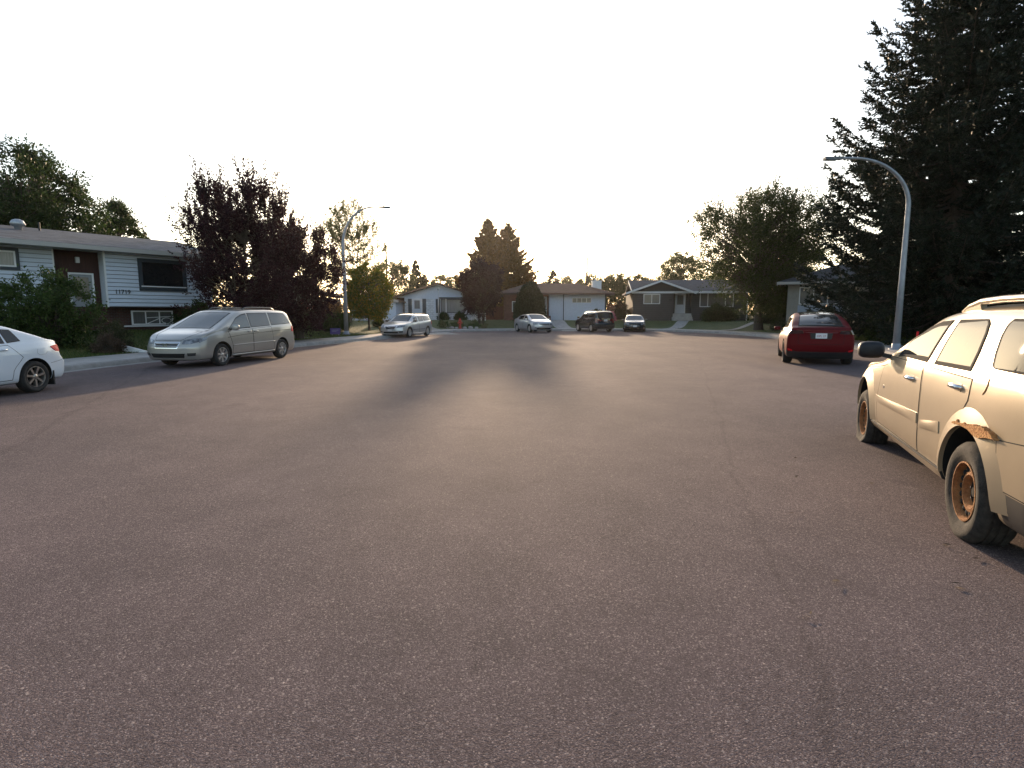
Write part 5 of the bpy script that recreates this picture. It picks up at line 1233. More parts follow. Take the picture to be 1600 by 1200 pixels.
    link('crown', np_mesh('crown', V, Fq, ms), root)
    return root

def spruce(name, label, x, y, H, R, lm, seed, whorl=0.45, nb=7, twig=0.28, spray=0.16, per=7, skirt=0.4, group=None, power=0.85, droop=0.22, ground=None, lenvar=0.16, up=0.30, width=0.30, dens=1.0, hang=0.16, low=1.0):
    r = np.random.default_rng(seed); z0 = gz(x, y) if ground is None else ground
    root = thing(name, label, 'tree', (x, y, z0), 0, group)
    segs = [(np.stack([np.zeros(8), np.zeros(8), np.linspace(-0.2, H, 8)], 1), np.interp(np.linspace(0, 1, 8), [0, .1, 1], [H*.019, H*.015, .02]))]
    Ps = []; Ds = []; Ls = []
    z = skirt; 
    while z < H*0.985:
        f = (z-skirt)/(H-skirt); Lb = (R*(1-f)**power)*(low+(1-low)*min(1, f/0.3))+0.03
        k = max(4, int(nb*(0.55+0.45*(1-f)))); a0 = r.uniform(0, 2*pi)
        for j in range(k):
            a = a0+2*pi*j/k+r.normal(0, 0.16); L_ = Lb*r.normal(1, lenvar); zz = z+r.uniform(-.4, .4)*whorl
            if L_ < 0.05: continue
            n = 8; t = np.linspace(0, 1, n)
            dr = droop*(1-f)**0.7
            h = np.stack([cos(a)*t*L_, sin(a)*t*L_, zz+L_*(-dr*np.sin(t*pi*0.62)*1.0+up*t**2.4*(0.5+f)+0.05*t)], 1)
            segs.append((h, np.linspace(0.012+0.012*L_, 0.006, n)))
            # side twigs
            nt = max(4, int(dens*L_/(twig*0.33)))
            tt = r.uniform(0.12, 1.0, nt*2)
            bp = np.stack([np.interp(tt, t, h[:, c]) for c in range(3)], 1)
            tan = unit(np.stack([np.interp(tt, t, np.gradient(h[:, c])) for c in range(3)], 1))
            side = np.cross(tan, np.array([0, 0, 1.0]))*np.where(np.arange(nt*2) % 2, 1, -1)[:, None]
            dd = unit(tan*0.75+side*r.uniform(0.35, 1.0, (nt*2, 1))+np.array([0, 0, -hang])+r.normal(0, 0.17, (nt*2, 3)))
            tlen = twig*(0.5+0.9*np.sin(np.clip(tt, 0, 1)*pi*0.86))*r.uniform(0.6, 1.4, nt*2)*min(1, 0.12+L_/1.9)
            Ps.append(bp); Ds.append(dd); Ls.append(tlen)
            # the branch tip itself
            Ps.append(h[-1:]); Ds.append(tan[-1:]*0+unit(h[-1:]-h[-2:-1])); Ls.append(np.array([twig*0.9*min(1, 0.15+L_/1.6)]))
        z += whorl*(0.75+0.5*(1-f))*r.uniform(0.85, 1.15)
    Ps.append(np.array([[0, 0, H*0.985]])); Ds.append(np.array([[0, 0, 1.0]])); Ls.append(np.array([twig*1.6]))
    V, Fq = tubes(segs, 5)
    link('trunk', np_mesh('trunk', V, Fq, [M_BARK], smooth=True), root)
    P = np.concatenate(Ps); D = np.concatenate(Ds); L_ = np.concatenate(Ls); n = len(P)
    t = r.uniform(0, 1, (n, per))
    Q = P[:, None]+D[:, None]*(t*L_[:, None])[..., None]
    Dn = D[:, None]*0.9+r.normal(0, 0.42, (n, per, 3))
    sp = np.repeat(spray*np.clip(0.35+L_/(twig*0.8), 0, 1), per)
    V, Fq = leaf_quads(Q.reshape(-1, 3), Dn.reshape(-1, 3), sp, sp*width, r)
    link('crown', np_mesh('crown', V, Fq, [lm]), root)
    return root

def grass_blades(name, pts, h, m, seed, wd=0.012, per=1):
    r = np.random.default_rng(seed); n = len(pts)
    P = np.asarray(pts); hh = h*r.uniform(0.5, 1.3, n)[:, None]
    a = r.uniform(0, 2*pi, n); w = np.stack([np.cos(a), np.sin(a), np.zeros(n)], 1)*wd
    tip = P+np.concatenate([r.normal(0, 0.35, (n, 2))*hh, hh], 1)
    V = np.stack([P-w, P+w, tip], 1).reshape(-1, 3)
    return link(name, np_mesh(name, V, np.arange(3*n).reshape(-1, 3), [m]))

L_PURP = leaf_mat('purple leaf', (0.020, 0.008, 0.011), (0.045, 0.014, 0.02), 0.3)
L_ELM = leaf_mat('elm leaf', (0.028, 0.042, 0.012), (0.06, 0.08, 0.02), 0.35)
L_DARK = leaf_mat('dark green leaf', (0.018, 0.032, 0.011), (0.05, 0.078, 0.02), 0.35)
L_LILAC = leaf_mat('lilac leaf', (0.028, 0.05, 0.014), (0.075, 0.115, 0.028), 0.35)
L_GOLD = leaf_mat('turning leaf', (0.045, 0.085, 0.010), (0.14, 0.15, 0.015), 0.5, c3=(0.38, 0.20, 0.012))
L_POP = leaf_mat('poplar leaf', (0.06, 0.075, 0.03), (0.13, 0.14, 0.055), 0.4)
L_BIRCH = leaf_mat('birch leaf', (0.06, 0.075, 0.025), (0.14, 0.15, 0.05), 0.45)
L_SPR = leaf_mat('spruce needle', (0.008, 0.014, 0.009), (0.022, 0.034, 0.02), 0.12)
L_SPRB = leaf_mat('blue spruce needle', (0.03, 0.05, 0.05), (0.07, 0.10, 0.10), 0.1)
L_SPRW = leaf_mat('sunny spruce needle', (0.085, 0.05, 0.015), (0.20, 0.105, 0.028), 0.55)  # orange glow of the low sun is put into the needle colour
L_CED = leaf_mat('cedar leaf', (0.022, 0.032, 0.016), (0.042, 0.055, 0.026), 0.15)
L_PLUME = leaf_mat('grass plume', (0.25, 0.13, 0.05), (0.42, 0.22, 0.09), 0.4)
L_GRASS = leaf_mat('grass blade', (0.035, 0.06, 0.012), (0.09, 0.125, 0.028), 0.3, c3=(0.15, 0.14, 0.05))
L_PINK = leaf_mat('pink flower', (0.25, 0.04, 0.09), (0.4, 0.1, 0.18), 0.3)

# ------------------------------------------------------------------ trees, left to right
broadleaf('maple_tree', 'large dark green tree towering behind the white two-storey house at the left edge', 'tree', -31.5, 36.5, 10.9, 5.4, 2.2, L_DARK, 11, clumps=260, twigs=16, leaves=17, leaf=0.19, shape='round', trunk=0.3, group='trees behind the white house', spread=0.24, lumps=0.15, shoots=120, slen=1.2)
broadleaf('ash_tree', 'smaller green tree behind the right end of the white two-storey house roof', 'tree', -29.7, 43, 9.3, 2.4, 1.6, L_DARK, 12, clumps=110, twigs=14, leaves=14, leaf=0.18, shape='oval', trunk=0.18, group='trees behind the white house', lumps=0.15)
spruce('spruce_tree', 'thin dark conifer top peeking over the white house roof beside the smaller green tree', -31.6, 49, 7.6, 1.7, L_SPR, 13, whorl=0.45, nb=6, twig=0.45, spray=0.24, per=14, width=0.4)
broadleaf('chokecherry_tree', 'tall purple-leaved multi-stem tree rising behind the silver minivan', 'tree', -12.4, 26.2, 7.0, 2.5, 0.35, L_PURP, 21, clumps=270, twigs=12, leaves=13, leaf=0.105, shape='fan', up=0.85, trunk=0.17, stems=4, group='purple-leaved trees on the left', spread=0.33, lumps=0.18, shell=0.45, aspect=0.6, shoots=520, slen=1.5)
broadleaf('chokecherry_tree', 'lower purple-leaved tree between the silver minivan and the left street lamp', 'tree', -11.4, 30.0, 6.4, 2.35, 0.3, L_PURP, 22, clumps=200, twigs=13, leaves=14, leaf=0.115, shape='upright', up=0.7, trunk=0.14, stems=3, group='purple-leaved trees on the left', spread=0.3, lumps=0.18, shell=0.45, aspect=0.6, shoots=240, slen=1.2)
broadleaf('birch_tree', 'tall thin airy tree with sparse leaves behind the left street lamp', 'tree', -17.0, 60, 12.4, 3.9, 2.5, L_BIRCH, 31, clumps=170, twigs=10, leaves=11, leaf=0.15, shape='oval', up=0.5, trunk=0.2, stems=3, spread=0.42, bark=M_BARK, lumps=0.12, shoots=260, slen=1.6)
broadleaf('linden_tree', 'round lollipop tree turning yellow at its edges on a thin straight trunk', 'tree', -10.6, 41.6, 4.95, 1.75, 1.0, L_GOLD, 32, clumps=190, twigs=15, leaves=15, leaf=0.115, shape='lolly', up=0.1, trunk=0.09, lumps=0.06, spread=0.26, shell=0.6)
broadleaf('elm_tree', 'green tree behind the pale garage to the right of the yellowing round tree', 'tree', -15.2, 72, 7.6, 3.3, 0.5, L_POP, 33, clumps=130, twigs=13, leaves=13, leaf=0.2, shape='round', trunk=0.2, lumps=0.2)
spruce('spruce_tree', 'slim dark conifer above the left end of the white gabled house roof', -13.6, 80, 8.2, 1.5, L_SPR, 34, whorl=0.4, nb=7, twig=0.45, spray=0.3, per=16, width=0.42, group='slim conifers over the white gabled house')
spruce('spruce_tree', 'shorter slim conifer just right of the slim one above the white gabled house', -12.6, 81, 6.4, 1.3, L_SPR, 35, whorl=0.4, nb=7, twig=0.45, spray=0.3, per=16, width=0.42, group='slim conifers over the white gabled house')
for i, (x, y, H, R, lb) in enumerate(((-11.0, 90, 7.0, 3.0, 'hazy grey-green tree peeking over the white gabled house, left of its ridge'), (-8.2, 92, 7.0, 3.2, 'hazy grey-green tree peeking over the white gabled house, right of its ridge'))):
    broadleaf('poplar_tree', lb, 'tree', x, y, H, R, 1, L_POP, 36+i, clumps=110, twigs=12, leaves=12, leaf=0.2, shape='round', group='far trees over the white gabled house', lumps=0.2)
broadleaf('plum_tree', 'purple-leaved tree in front of the twin tall spruces', 'tree', -3.0, 54.5, 6.0, 2.3, 0.7, L_PURP, 41, clumps=210, twigs=14, leaves=14, leaf=0.14, shape='round', up=0.35, trunk=0.15, stems=2, spread=0.28, ground=0.7, lumps=0.18)
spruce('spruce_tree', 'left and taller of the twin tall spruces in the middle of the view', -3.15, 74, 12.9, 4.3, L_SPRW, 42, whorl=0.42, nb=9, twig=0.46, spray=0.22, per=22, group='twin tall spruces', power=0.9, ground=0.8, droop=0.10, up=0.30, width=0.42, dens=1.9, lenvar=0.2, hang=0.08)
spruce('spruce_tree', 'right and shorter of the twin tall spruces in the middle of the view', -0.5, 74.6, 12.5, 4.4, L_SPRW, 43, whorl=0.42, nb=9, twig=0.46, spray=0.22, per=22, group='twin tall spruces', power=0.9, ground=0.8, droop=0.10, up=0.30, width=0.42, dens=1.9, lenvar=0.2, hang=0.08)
spruce('spruce_tree', 'small dark conifer peeking just above the dome-shaped cedar', 2.7, 86, 8.0, 2.0, L_SPR, 44, whorl=0.45, nb=7, twig=0.5, spray=0.3, per=15, width=0.4)
spruce('spruce_tree', 'small dark conifer peeking over the ridge of the brown roof', 6.4, 88, 7.4, 2.2, L_SPR, 45, whorl=0.45, nb=7, twig=0.5, spray=0.3, per=15, width=0.4)
broadleaf('cedar_shrub', 'big dark dome-shaped cedar in front of the brown-roofed house', 'shrub', 1.75, 55, 3.85, 1.6, 0.0, L_CED, 46, clumps=700, twigs=12, leaves=13, leaf=0.12, shape='dome', up=0.9, trunk=0.1, lumps=0.03, spread=0.17, shell=0.85, aspect=0.5, ground=0.7)
for i, (x, y, H, R, lb) in enumerate(((8.6, 95, 6.6, 3.4, 'wispy far tree above the middle of the brown roof'), (12.4, 96, 7.2, 3.4, 'wispy far tree behind the utility pole left of the white chimney'),
                                      (16.2, 95, 7.6, 3.3, 'wispy far tree right behind the white chimney'), (19.4, 93, 6.9, 3.0, 'wispy far tree in the gap between the chimney and the grey house'), (4.4, 97, 5.8, 2.6, 'low far tree left of the conifer over the brown roof'), (22.5, 96, 6.2, 2.6, 'low far tree just left of the grey gable'))):
    broadleaf('poplar_tree', lb, 'tree', x, y, H, R, 0.2, L_POP, 51+i, clumps=150, twigs=13, leaves=13, leaf=0.19, shape='round', up=0.4, group='far poplars along the horizon', lean=(1.2, 0), spread=0.3, lumps=0.12, shoots=170, slen=1.5)
broadleaf('willow_tree', 'pale wispy tree standing above the left part of the grey house roof', 'tree', 25.0, 84, 9.6, 3.8, 1.5, L_BIRCH, 58, clumps=150, twigs=15, leaves=14, leaf=0.19, shape='vase', up=0.1, droop=0.5, trunk=0.25, stems=2, lumps=0.2)
broadleaf('aspen_tree', 'yellow-green tree just above the right part of the grey house roof', 'tree', 26.6, 72, 7.0, 3.4, 1.0, leaf_mat('bright leaf', (0.06, 0.09, 0.02), (0.13, 0.16, 0.04), 0.4), 59, clumps=120, twigs=13, leaves=13, leaf=0.19, shape='round', lumps=0.2)
broadleaf('elm_tree', 'wide green elm standing on the lawn in front of the grey house', 'tree', 19.4, 44, 10.5, 5.5, 1.6, L_ELM, 61, clumps=400, twigs=14, leaves=13, leaf=0.14, shape='vase', up=0.3, trunk=0.3, stems=1, lumps=0.17, spread=0.26, lean=(-0.4, 0), shell=0.5, shoots=260, slen=1.3)
broadleaf('hedge_tree', 'dark leafy tree filling the gap behind the elm beside the beige house', 'tree', 24.3, 50, 8.3, 3.2, 0.0, L_DARK, 62, clumps=170, twigs=14, leaves=14, leaf=0.19, shape='oval', lumps=0.15)
broadleaf('hedge_tree', 'dark bushy tree in the shade between the elm trunk and the beige house corner', 'tree', 22.0, 45.8, 4.6, 1.2, 0.0, L_DARK, 63, clumps=120, twigs=12, leaves=13, leaf=0.14, shape='oval', lumps=0.15)
spruce('spruce_tree', 'giant dark spruce behind the right street lamp, top out of frame', 20.5, 26.6, 18.6, 7.2, L_SPR, 71, whorl=0.40, nb=9, twig=0.56, spray=0.17, per=24, group='dark spruces on the right', power=0.80, droop=0.26, up=0.42, skirt=0.5, width=0.38, lenvar=0.14, dens=1.45, hang=0.26, low=0.72)
spruce('spruce_tree', 'dark spruce at the right edge of the view beyond the giant one', 30.0, 32.0, 18.5, 6.2, L_SPR, 72, whorl=0.62, nb=7, twig=0.6, spray=0.2, per=16, group='dark spruces on the right', power=0.72, skirt=0.4, width=0.38, dens=0.8, hang=0.26, droop=0.26, up=0.4)
spruce('spruce_tree', 'dark spruce standing between the giant spruce and the beige house', 27.5, 38.0, 13.5, 4.6, L_SPR, 73, whorl=0.5, nb=7, twig=0.55, spray=0.24, per=14, group='dark spruces on the right', power=0.8, skirt=0.4, width=0.4)
broadleaf('hedge_tree', 'dark bushy tree in the gap between the white house and the tall purple tree', 'tree', -23.0, 39.5, 4.2, 2.3, 0.0, L_DARK, 64, clumps=150, twigs=12, leaves=13, leaf=0.16, shape='round', lumps=0.12)
# ------------------------------------------------------------------ shrubs and garden plants
broadleaf('lilac_shrub', 'big leafy green shrub in front of the white two-storey house entry', 'shrub', -16.5, 19.8, 2.55, 1.6, 0.1, L_LILAC, 81, clumps=110, twigs=14, leaves=13, leaf=0.10, shape='round', up=0.35, trunk=0.09, stems=5, spread=0.30, lumps=0.3)
broadleaf('dry_shrub', 'low dried-out brown shrub on the lawn right of the big lilac', 'shrub', -13.9, 19.2, 0.62, 0.48, 0.0, leaf_mat('dry brown leaf', (0.06, 0.042, 0.03), (0.13, 0.09, 0.06), 0.2), 79, clumps=50, twigs=10, leaves=10, leaf=0.055, shape='mound', trunk=0.03, stems=3)
broadleaf('garden_shrub', 'low dark shrub between the big lilac and the dried-out brown shrub', 'shrub', -14.3, 19.9, 1.15, 0.75, 0.0, leaf_mat('olive leaf', (0.03, 0.035, 0.015), (0.06, 0.06, 0.025), 0.3), 82, clumps=40, twigs=10, leaves=10, leaf=0.07, shape='mound', trunk=0.04, stems=3)
def plume_grass(x, y, h, w, seed):
    root = thing('ornamental_grass', 'tall orange plumed ornamental grass clump left of the left street lamp', 'plant', (x, y, gz(x, y)))
    r = np.random.default_rng(seed); n = 2600
    a = r.uniform(0, 2*pi, n); q = np.sqrt(r.uniform(0, 1, n)); P = np.stack([q*np.cos(a)*w, q*np.sin(a)*0.5, np.zeros(n)], 1)
    b = grass_blades('leaf_blades', P, h*0.8, L_LILAC, seed, 0.012); b.parent = root
    n = 420; a = r.uniform(0, 2*pi, n); q = np.sqrt(r.uniform(0, 1, n))
    B = np.stack([q*np.cos(a)*w*1.05, q*np.sin(a)*0.55, h*r.uniform(0.75, 1.08, n)], 1)
    k = 16; Q = np.repeat(B, k, 0)+r.normal(0, 1, (n*k, 3))*np.array([0.02, 0.02, 0.11])
    V, Fq = leaf_quads(Q, r.normal(0, 0.5, (n*k, 3))+np.array([0, 0, 1.0]), 0.09, 0.025, r)
    link('plumes', np_mesh('plumes', V, Fq, [L_PLUME]), root)
plume_grass(-12.1, 38, 1.65, 1.0, 83)
HEDGE = [(-14.6, 30.5, 1.7, 1.2, 'dark bush in the shade behind the tall purple tree, nearest the white house'), (-14.0, 33.0, 1.6, 1.2, 'dark bush in the shade behind the lower purple tree'), (-15.6, 28.0, 1.5, 1.1, 'dark bush at the right end of the white two-storey house'), (-13.2, 36.6, 1.35, 0.8, 'dark clipped bush under the ornamental grass, nearest the lamp'), (-14.2, 37.0, 1.4, 0.8, 'dark clipped bush below the two red chairs'), (-15.4, 37.6, 1.35, 0.85, 'dark clipped bush left of the two red chairs'), (-12.0, 37.0, 1.1, 0.75, 'dark bush directly under the orange plumes'), (-13.0, 33.5, 0.9, 0.6, 'small dark bush beside the path behind the minivan')]
for i, (x, y, H, R, lb) in enumerate(HEDGE):
    broadleaf('hedge_bush', lb, 'shrub', x, y, H, R, 0.0, L_DARK, 84+i, clumps=90, twigs=10, leaves=10, leaf=0.11, shape='mound', trunk=0.04, stems=3, group='dark bushes by the patio')
BUSH = [(-10.9, 45.5, 0.8, 0.45, L_DARK, 'small bush left of the lollipop tree trunk by the pale garage'), (-9.6, 45.8, 0.75, 0.5, L_DARK, 'small bush right of the lollipop tree trunk'), (8.7, 57.2, 1.15, 0.65, L_DARK, 'green bush under the white wall left of the high windows'),
        (9.9, 56.6, 0.9, 0.6, L_PINK, 'pink flowering bush beside the dark SUV'), (11.2, 57.6, 2.0, 1.05, leaf_mat('bronze leaf', (0.03, 0.022, 0.015), (0.07, 0.045, 0.025), 0.3), 'round dark bush showing above the dark SUV roof'), (20.0, 53.9, 1.5, 1.5, L_DARK, 'dark shrub against the grey house below its picture window'),
        (24.8, 57.0, 2.6, 1.5, L_DARK, 'tall dark bush beyond the right end of the grey house'), (22.4, 47.8, 0.9, 1.1, L_CED, 'low juniper at the foot of the elm'), (20.6, 41.4, 0.7, 1.3, L_CED, 'spreading juniper by the kerb left of the red car'), (17.8, 26.8, 1.5, 0.9, L_DARK, 'leafy bush between the red car and the orange hydrant'), (20.2, 28.2, 1.6, 1.2, L_DARK, 'dark bush behind the orange hydrant'), (-7.4, 60.8, 0.7, 0.6, L_DARK, 'low bush under the white gabled house window'), (-5.6, 60.6, 0.8, 0.7, L_DARK, 'low bush under the right end of the white gabled house window')]
for i, (x, y, H, R, lmx, lb) in enumerate(BUSH):
    broadleaf('garden_bush', lb, 'shrub', x, y, H, R, 0.0, lmx, 90+i, clumps=int(60*max(1, R)), twigs=10, leaves=10, leaf=0.10*max(1, R), shape='mound', trunk=0.04, stems=3)
r_ = np.random.default_rng(5)
PL = [(-6.2, 50.4), (-5.6, 50.2), (-5.1, 50.6), (-4.4, 50.4), (-3.7, 50.5), (-3.1, 50.9), (-2.5, 50.6), (-6.6, 51.4), (-4.9, 51.5), (-3.5, 51.8)]
for i, (x, y) in enumerate(PL):
    broadleaf('flower_plant', 'leafy flowerbed plant at the kerb around the red hydrant', 'plant', x, y, 0.45+0.25*r_.uniform(), 0.38, 0.0, L_LILAC if i % 3 else L_POP, 110+i, clumps=16, twigs=7, leaves=7, leaf=0.08, shape='mound', trunk=0.02, stems=2, group='flowerbed plants by the red hydrant')

def lawn_pts(n, x0, x1, y0, y1, dmin=1.75, dmax=14, seed=1):
    r = np.random.default_rng(seed); xs = r.uniform(x0, x1, n); ys = r.uniform(y0, y1, n); out = []
    A = KERB[:-1]; ab = KERB[1:]-A; l2 = (ab*ab).sum(1)
    for i in range(0, n, 4000):
        p = np.stack([xs[i:i+4000], ys[i:i+4000]], 1); ap = p[:, None]-A[None]
        t = np.clip((ap*ab).sum(2)/l2, 0, 1); dd = np.linalg.norm(ap-ab*t[..., None], axis=2); j = dd.argmin(1)
        c = ab[j, 0]*ap[np.arange(len(p)), j, 1]-ab[j, 1]*ap[np.arange(len(p)), j, 0]; d = dd[np.arange(len(p)), j]*np.where(c > 0, 1, -1)
        k = (d > dmin) & (d < dmax); out.append(np.column_stack([p[k], hprof(d[k])-0.01]))
    return np.concatenate(out)
gp = np.concatenate([lawn_pts(150000, -22, -8, 13, 36, 1.72, 8, 1), lawn_pts(16000, -14, 24, 36, 58, 1.75, 9, 2), lawn_pts(30000, 14, 22, 20, 34, 1.75, 7, 3)])
tag(grass_blades('grass', gp, 0.075, L_GRASS, 9, 0.011), 'short green lawn grass', 'grass', kind='stuff')
gp2 = lawn_pts(9000, 14.5, 21, 22, 30, 1.6, 4.5, 4)
tag(grass_blades('tall_grass', gp2, 0.28, L_GRASS, 10, 0.010), 'taller yellowing grass along the kerb by the right street lamp', 'grass', kind='stuff')
# ------------------------------------------------------------------ street furniture and small things
M_POLE = mat('galvanised pole', (0.28, 0.30, 0.335), 0.5, metal=0.5, var=0.18, vscale=7, stretch=(1, 1, 0.4))
M_HYD = mat('hydrant red', (0.42, 0.05, 0.03), 0.5, var=0.2, vscale=8)
M_HYDO = mat('hydrant orange-red', (0.40, 0.09, 0.03), 0.55, var=0.2, vscale=8)
def street_lamp(label, x, y, H, reach, rise, ang, r0, drop=0.0):
    """tapered pole that bends over in a wide arc into a nearly level arm"""
    z0 = gz(x, y); root = thing('street_lamp', label, 'street lamp', (x, y, z0), ang, 'street lamps')
    zs = H-rise
    pts = [(0, 0, 0), (0, 0, zs*0.5), (0, 0, zs)]
    n = 14; ax = reach*0.80
    for i in range(1, n+1):
        a = pi/2*i/n; pts.append((ax*(1-cos(a)), 0, zs+rise*sin(a)))
    pts.append((reach, 0, H-drop))
    rad = [r0, r0*0.8]+list(np.linspace(r0*0.66, 0.045, n+1))+[0.042]
    b = MB(); b.smooth = True; b.tube(pts, rad, 16); b.build('pole', M_POLE, root)
    f = MB(); f.smooth = True; f.lathe([(r0*2.0, 0.0), (r0*2.0, 0.03), (r0*1.25, 0.035), (r0*1.15, 0.22), (r0*1.0, 0.24)], 20)
    for k in range(4): f.lathe([(0.02, 0.03), (0.02, 0.07), (0.001, 0.075)], 6, c=(r0*1.6*cos(pi/4+k*pi/2), r0*1.6*sin(pi/4+k*pi/2), 0))
    f.build('base', M_POLE, root)
    h = MB(); hx = reach
    h.hexa([(hx-0.10, -0.06, H-drop-0.05), (hx+0.62, -0.13, H-drop-0.075), (hx+0.62, 0.13, H-drop-0.075), (hx-0.10, 0.06, H-drop-0.05)],
           [(hx-0.10, -0.05, H-drop+0.05), (hx+0.60, -0.10, H-drop+0.035), (hx+0.60, 0.10, H-drop+0.035), (hx-0.10, 0.05, H-drop+0.05)])
    lh = h.build('lamp_head', mat('lamp head grey', (0.12, 0.125, 0.13), 0.5, metal=0.4), root, bevel=0.012)
    MB().box(hx+0.15, hx+0.55, -0.09, 0.09, H-drop-0.085, H-drop-0.072).build('lens', M_GLASSW, lh)
    pc = MB(); pc.smooth = True; pc.lathe([(0.035, H-drop+0.04), (0.035, H-drop+0.10), (0.001, H-drop+0.11)], 10, c=(hx+0.2, 0, 0)); pc.build('light_sensor', M_PLAST, lh)
    MB().box(-0.02, 0.02, -r0*1.1-0.004, -r0*0.95, 0.55, 0.85).build('hatch', M_POLE, root)
    return root
street_lamp('galvanised street lamp with curved arm on the left lawn, far behind the minivan', -10.55, 35.6, 7.85, 2.45, 2.3, radians(-4), 0.14)
street_lamp('galvanised street lamp with curved arm in front of the giant spruce at the right', 15.1, 21.9, 7.2, 2.75, 1.75, radians(181), 0.13, drop=0.0)

def hydrant(label, x, y, h, m):
    root = thing('fire_hydrant', label, 'hydrant', (x, y, gz(x, y)))
    b = MB(); b.smooth = True
    b.lathe([(0.17, 0), (0.17, 0.05), (0.11, 0.06), (0.105, h*0.62), (0.15, h*0.64), (0.15, h*0.69), (0.13, h*0.72), (0.10, h*0.86), (0.05, h*0.93), (0.035, h*0.94), (0.035, h), (0.001, h)], 20)
    b.build('barrel', m, root)
    for a in (0, pi, -pi/2):
        c_ = MB(); c_.smooth = True; r = 0.06 if a != -pi/2 else 0.08
        c_.tube([(0.09*cos(a), 0.09*sin(a), h*0.55), (0.20*cos(a), 0.20*sin(a), h*0.55)], r, 12); c_.tube([(0.20*cos(a), 0.20*sin(a), h*0.55), (0.24*cos(a), 0.24*sin(a), h*0.55)], [r*0.6, r*0.45], 6)
        c_.build('nozzle_cap', m, root)
hydrant('red fire hydrant among flowerbed plants at the far kerb, left of the silver sedan', -4.65, 50.1, 0.95, M_HYD)
hydrant('orange-red fire hydrant on the grass beside the right street lamp', 18.0, 27.2, 0.95, M_HYDO)
# flowerbed stones
for i, (x, y, s_) in enumerate(((-5.35, 49.9, .16), (-4.95, 49.7, .13), (-4.2, 49.75, .15), (-3.7, 50.05, .18), (-3.2, 50.3, .14), (-5.7, 50.2, .14))):
    b = MB(); b.smooth = True; b.sphere((0, 0, s_*0.5), s_*1.3, s_, s_*0.8, 9, 6); r = np.random.default_rng(i)
    b.v = [(x_*(1+r.normal(0, .06)), y_*(1+r.normal(0, .06)), z_) for x_, y_, z_ in b.v]
    o = b.build('garden_stone', M_CONC, None, loc=(x, y, gz(x, y))); tag(o, 'pale stone edging the flowerbed round the red hydrant', 'stone', 'stones round the flowerbed')
o = MB().hexa([(0, 0, 0), (0.75, 0.1, 0), (0.75, 0.2, 0), (0, 0.1, 0)], [(0, 0, 0.28), (0.75, 0.1, 0.05), (0.75, 0.2, 0.05), (0, 0.1, 0.28)]).build('edging_board', M_TRIMW, None, loc=(-13.75, 19.6, gz(-13.75, 19.6)), rz=0.1)
tag(o, 'pale edging board slanting down to the lawn beside the dried-out brown shrub', 'board')
# utility poles
def utility_pole(label, x, y, h):
    z0 = gz(x, y); root = thing('utility_pole', label, 'utility pole', (x, y, z0), 0, 'wooden utility poles')
    b = MB(); b.smooth = True; b.tube([(0, 0, -0.2), (0, 0, h)], [0.16, 0.11], 12); b.build('post', M_BARK, root)
    a = MB(); a.box(-0.8, 0.8, -0.16, -0.10, h-1.35, h-1.23) if False else a.box(-0.06, 0.06, -0.2, -0.1, h-1.6, h-1.2); a.build('bracket', M_BLACK, root)
utility_pole('wooden utility pole beside the thin airy birch above the pale garage', -16.6, 75, 9.7)
utility_pole('wooden utility pole rising behind the brown roof left of the white chimney', 10.6, 80, 8.6)
# red patio chairs
def patio_chair(label, x, y, z, rz):
    root = thing('patio_chair', label, 'chair', (x, y, z), rz, 'red patio chairs on the deck'); m = mat('red plastic', (0.42, 0.08, 0.06), 0.45)
    MB().hexa([(-0.28, -0.3, 0.36), (0.28, -0.3, 0.36), (0.28, 0.25, 0.28), (-0.28, 0.25, 0.28)], [(-0.28, -0.3, 0.40), (0.28, -0.3, 0.40), (0.28, 0.25, 0.32), (-0.28, 0.25, 0.32)]).build('seat', m, root)
    bk_ = MB()
    for i in range(5):
        x0 = -0.27+i*0.112; hh = 0.95+0.06*(1-abs(i-2)/2)
        bk_.hexa([(x0, 0.22, 0.28), (x0+0.095, 0.22, 0.28), (x0+0.095, 0.25, 0.28), (x0, 0.25, 0.28)], [(x0-0.012*(2-i), 0.47, hh), (x0+0.095-0.012*(2-i)+0.01, 0.47, hh), (x0+0.1-0.012*(2-i), 0.50, hh), (x0-0.012*(2-i), 0.50, hh)])
    bk_.build('backrest', m, root)
    for sx in (-1, 1):
        MB().box(sx*0.30-0.06, sx*0.30+0.06, -0.34, 0.32, 0.53, 0.555).build('armrest', m, root)
        for yy in (-0.3, 0.26): MB().box(sx*0.30-0.02, sx*0.30+0.02, yy-0.03, yy+0.03, 0, 0.528).build('leg', m, root)
patio_chair('left of two red patio chairs on the deck behind the minivan', -15.5, 41.9, 1.6, 0.2)
patio_chair('right of two red patio chairs on the deck behind the minivan', -14.65, 41.9, 1.6, -0.15)
# lawn sign
ls = thing('lawn_sign', 'small purple rectangular lawn sign left of the left street lamp', 'sign', (-10.75, 34.0, gz(-10.75, 34.0)), 0.1)
MB().box(-0.30, 0.30, -0.012, 0.012, 0.10, 0.46).build('panel', mat('purple sign', (0.12, 0.09, 0.30), 0.5, var=0.15, vscale=6), ls)
for x in (-0.2, 0.2): MB().box(x-0.012, x+0.012, 0.013, 0.03, -0.1, 0.45).build('stake', M_METALG, ls)
pn = MB(); pn.box(-0.2, 0.2, -0.017, -0.0125, 0.33, 0.36); pn.box(-0.2, 0.08, -0.017, -0.0125, 0.25, 0.275); pn.build('sign_print', mat('sign lettering', (0.35, 0.32, 0.5), 0.6), ls)
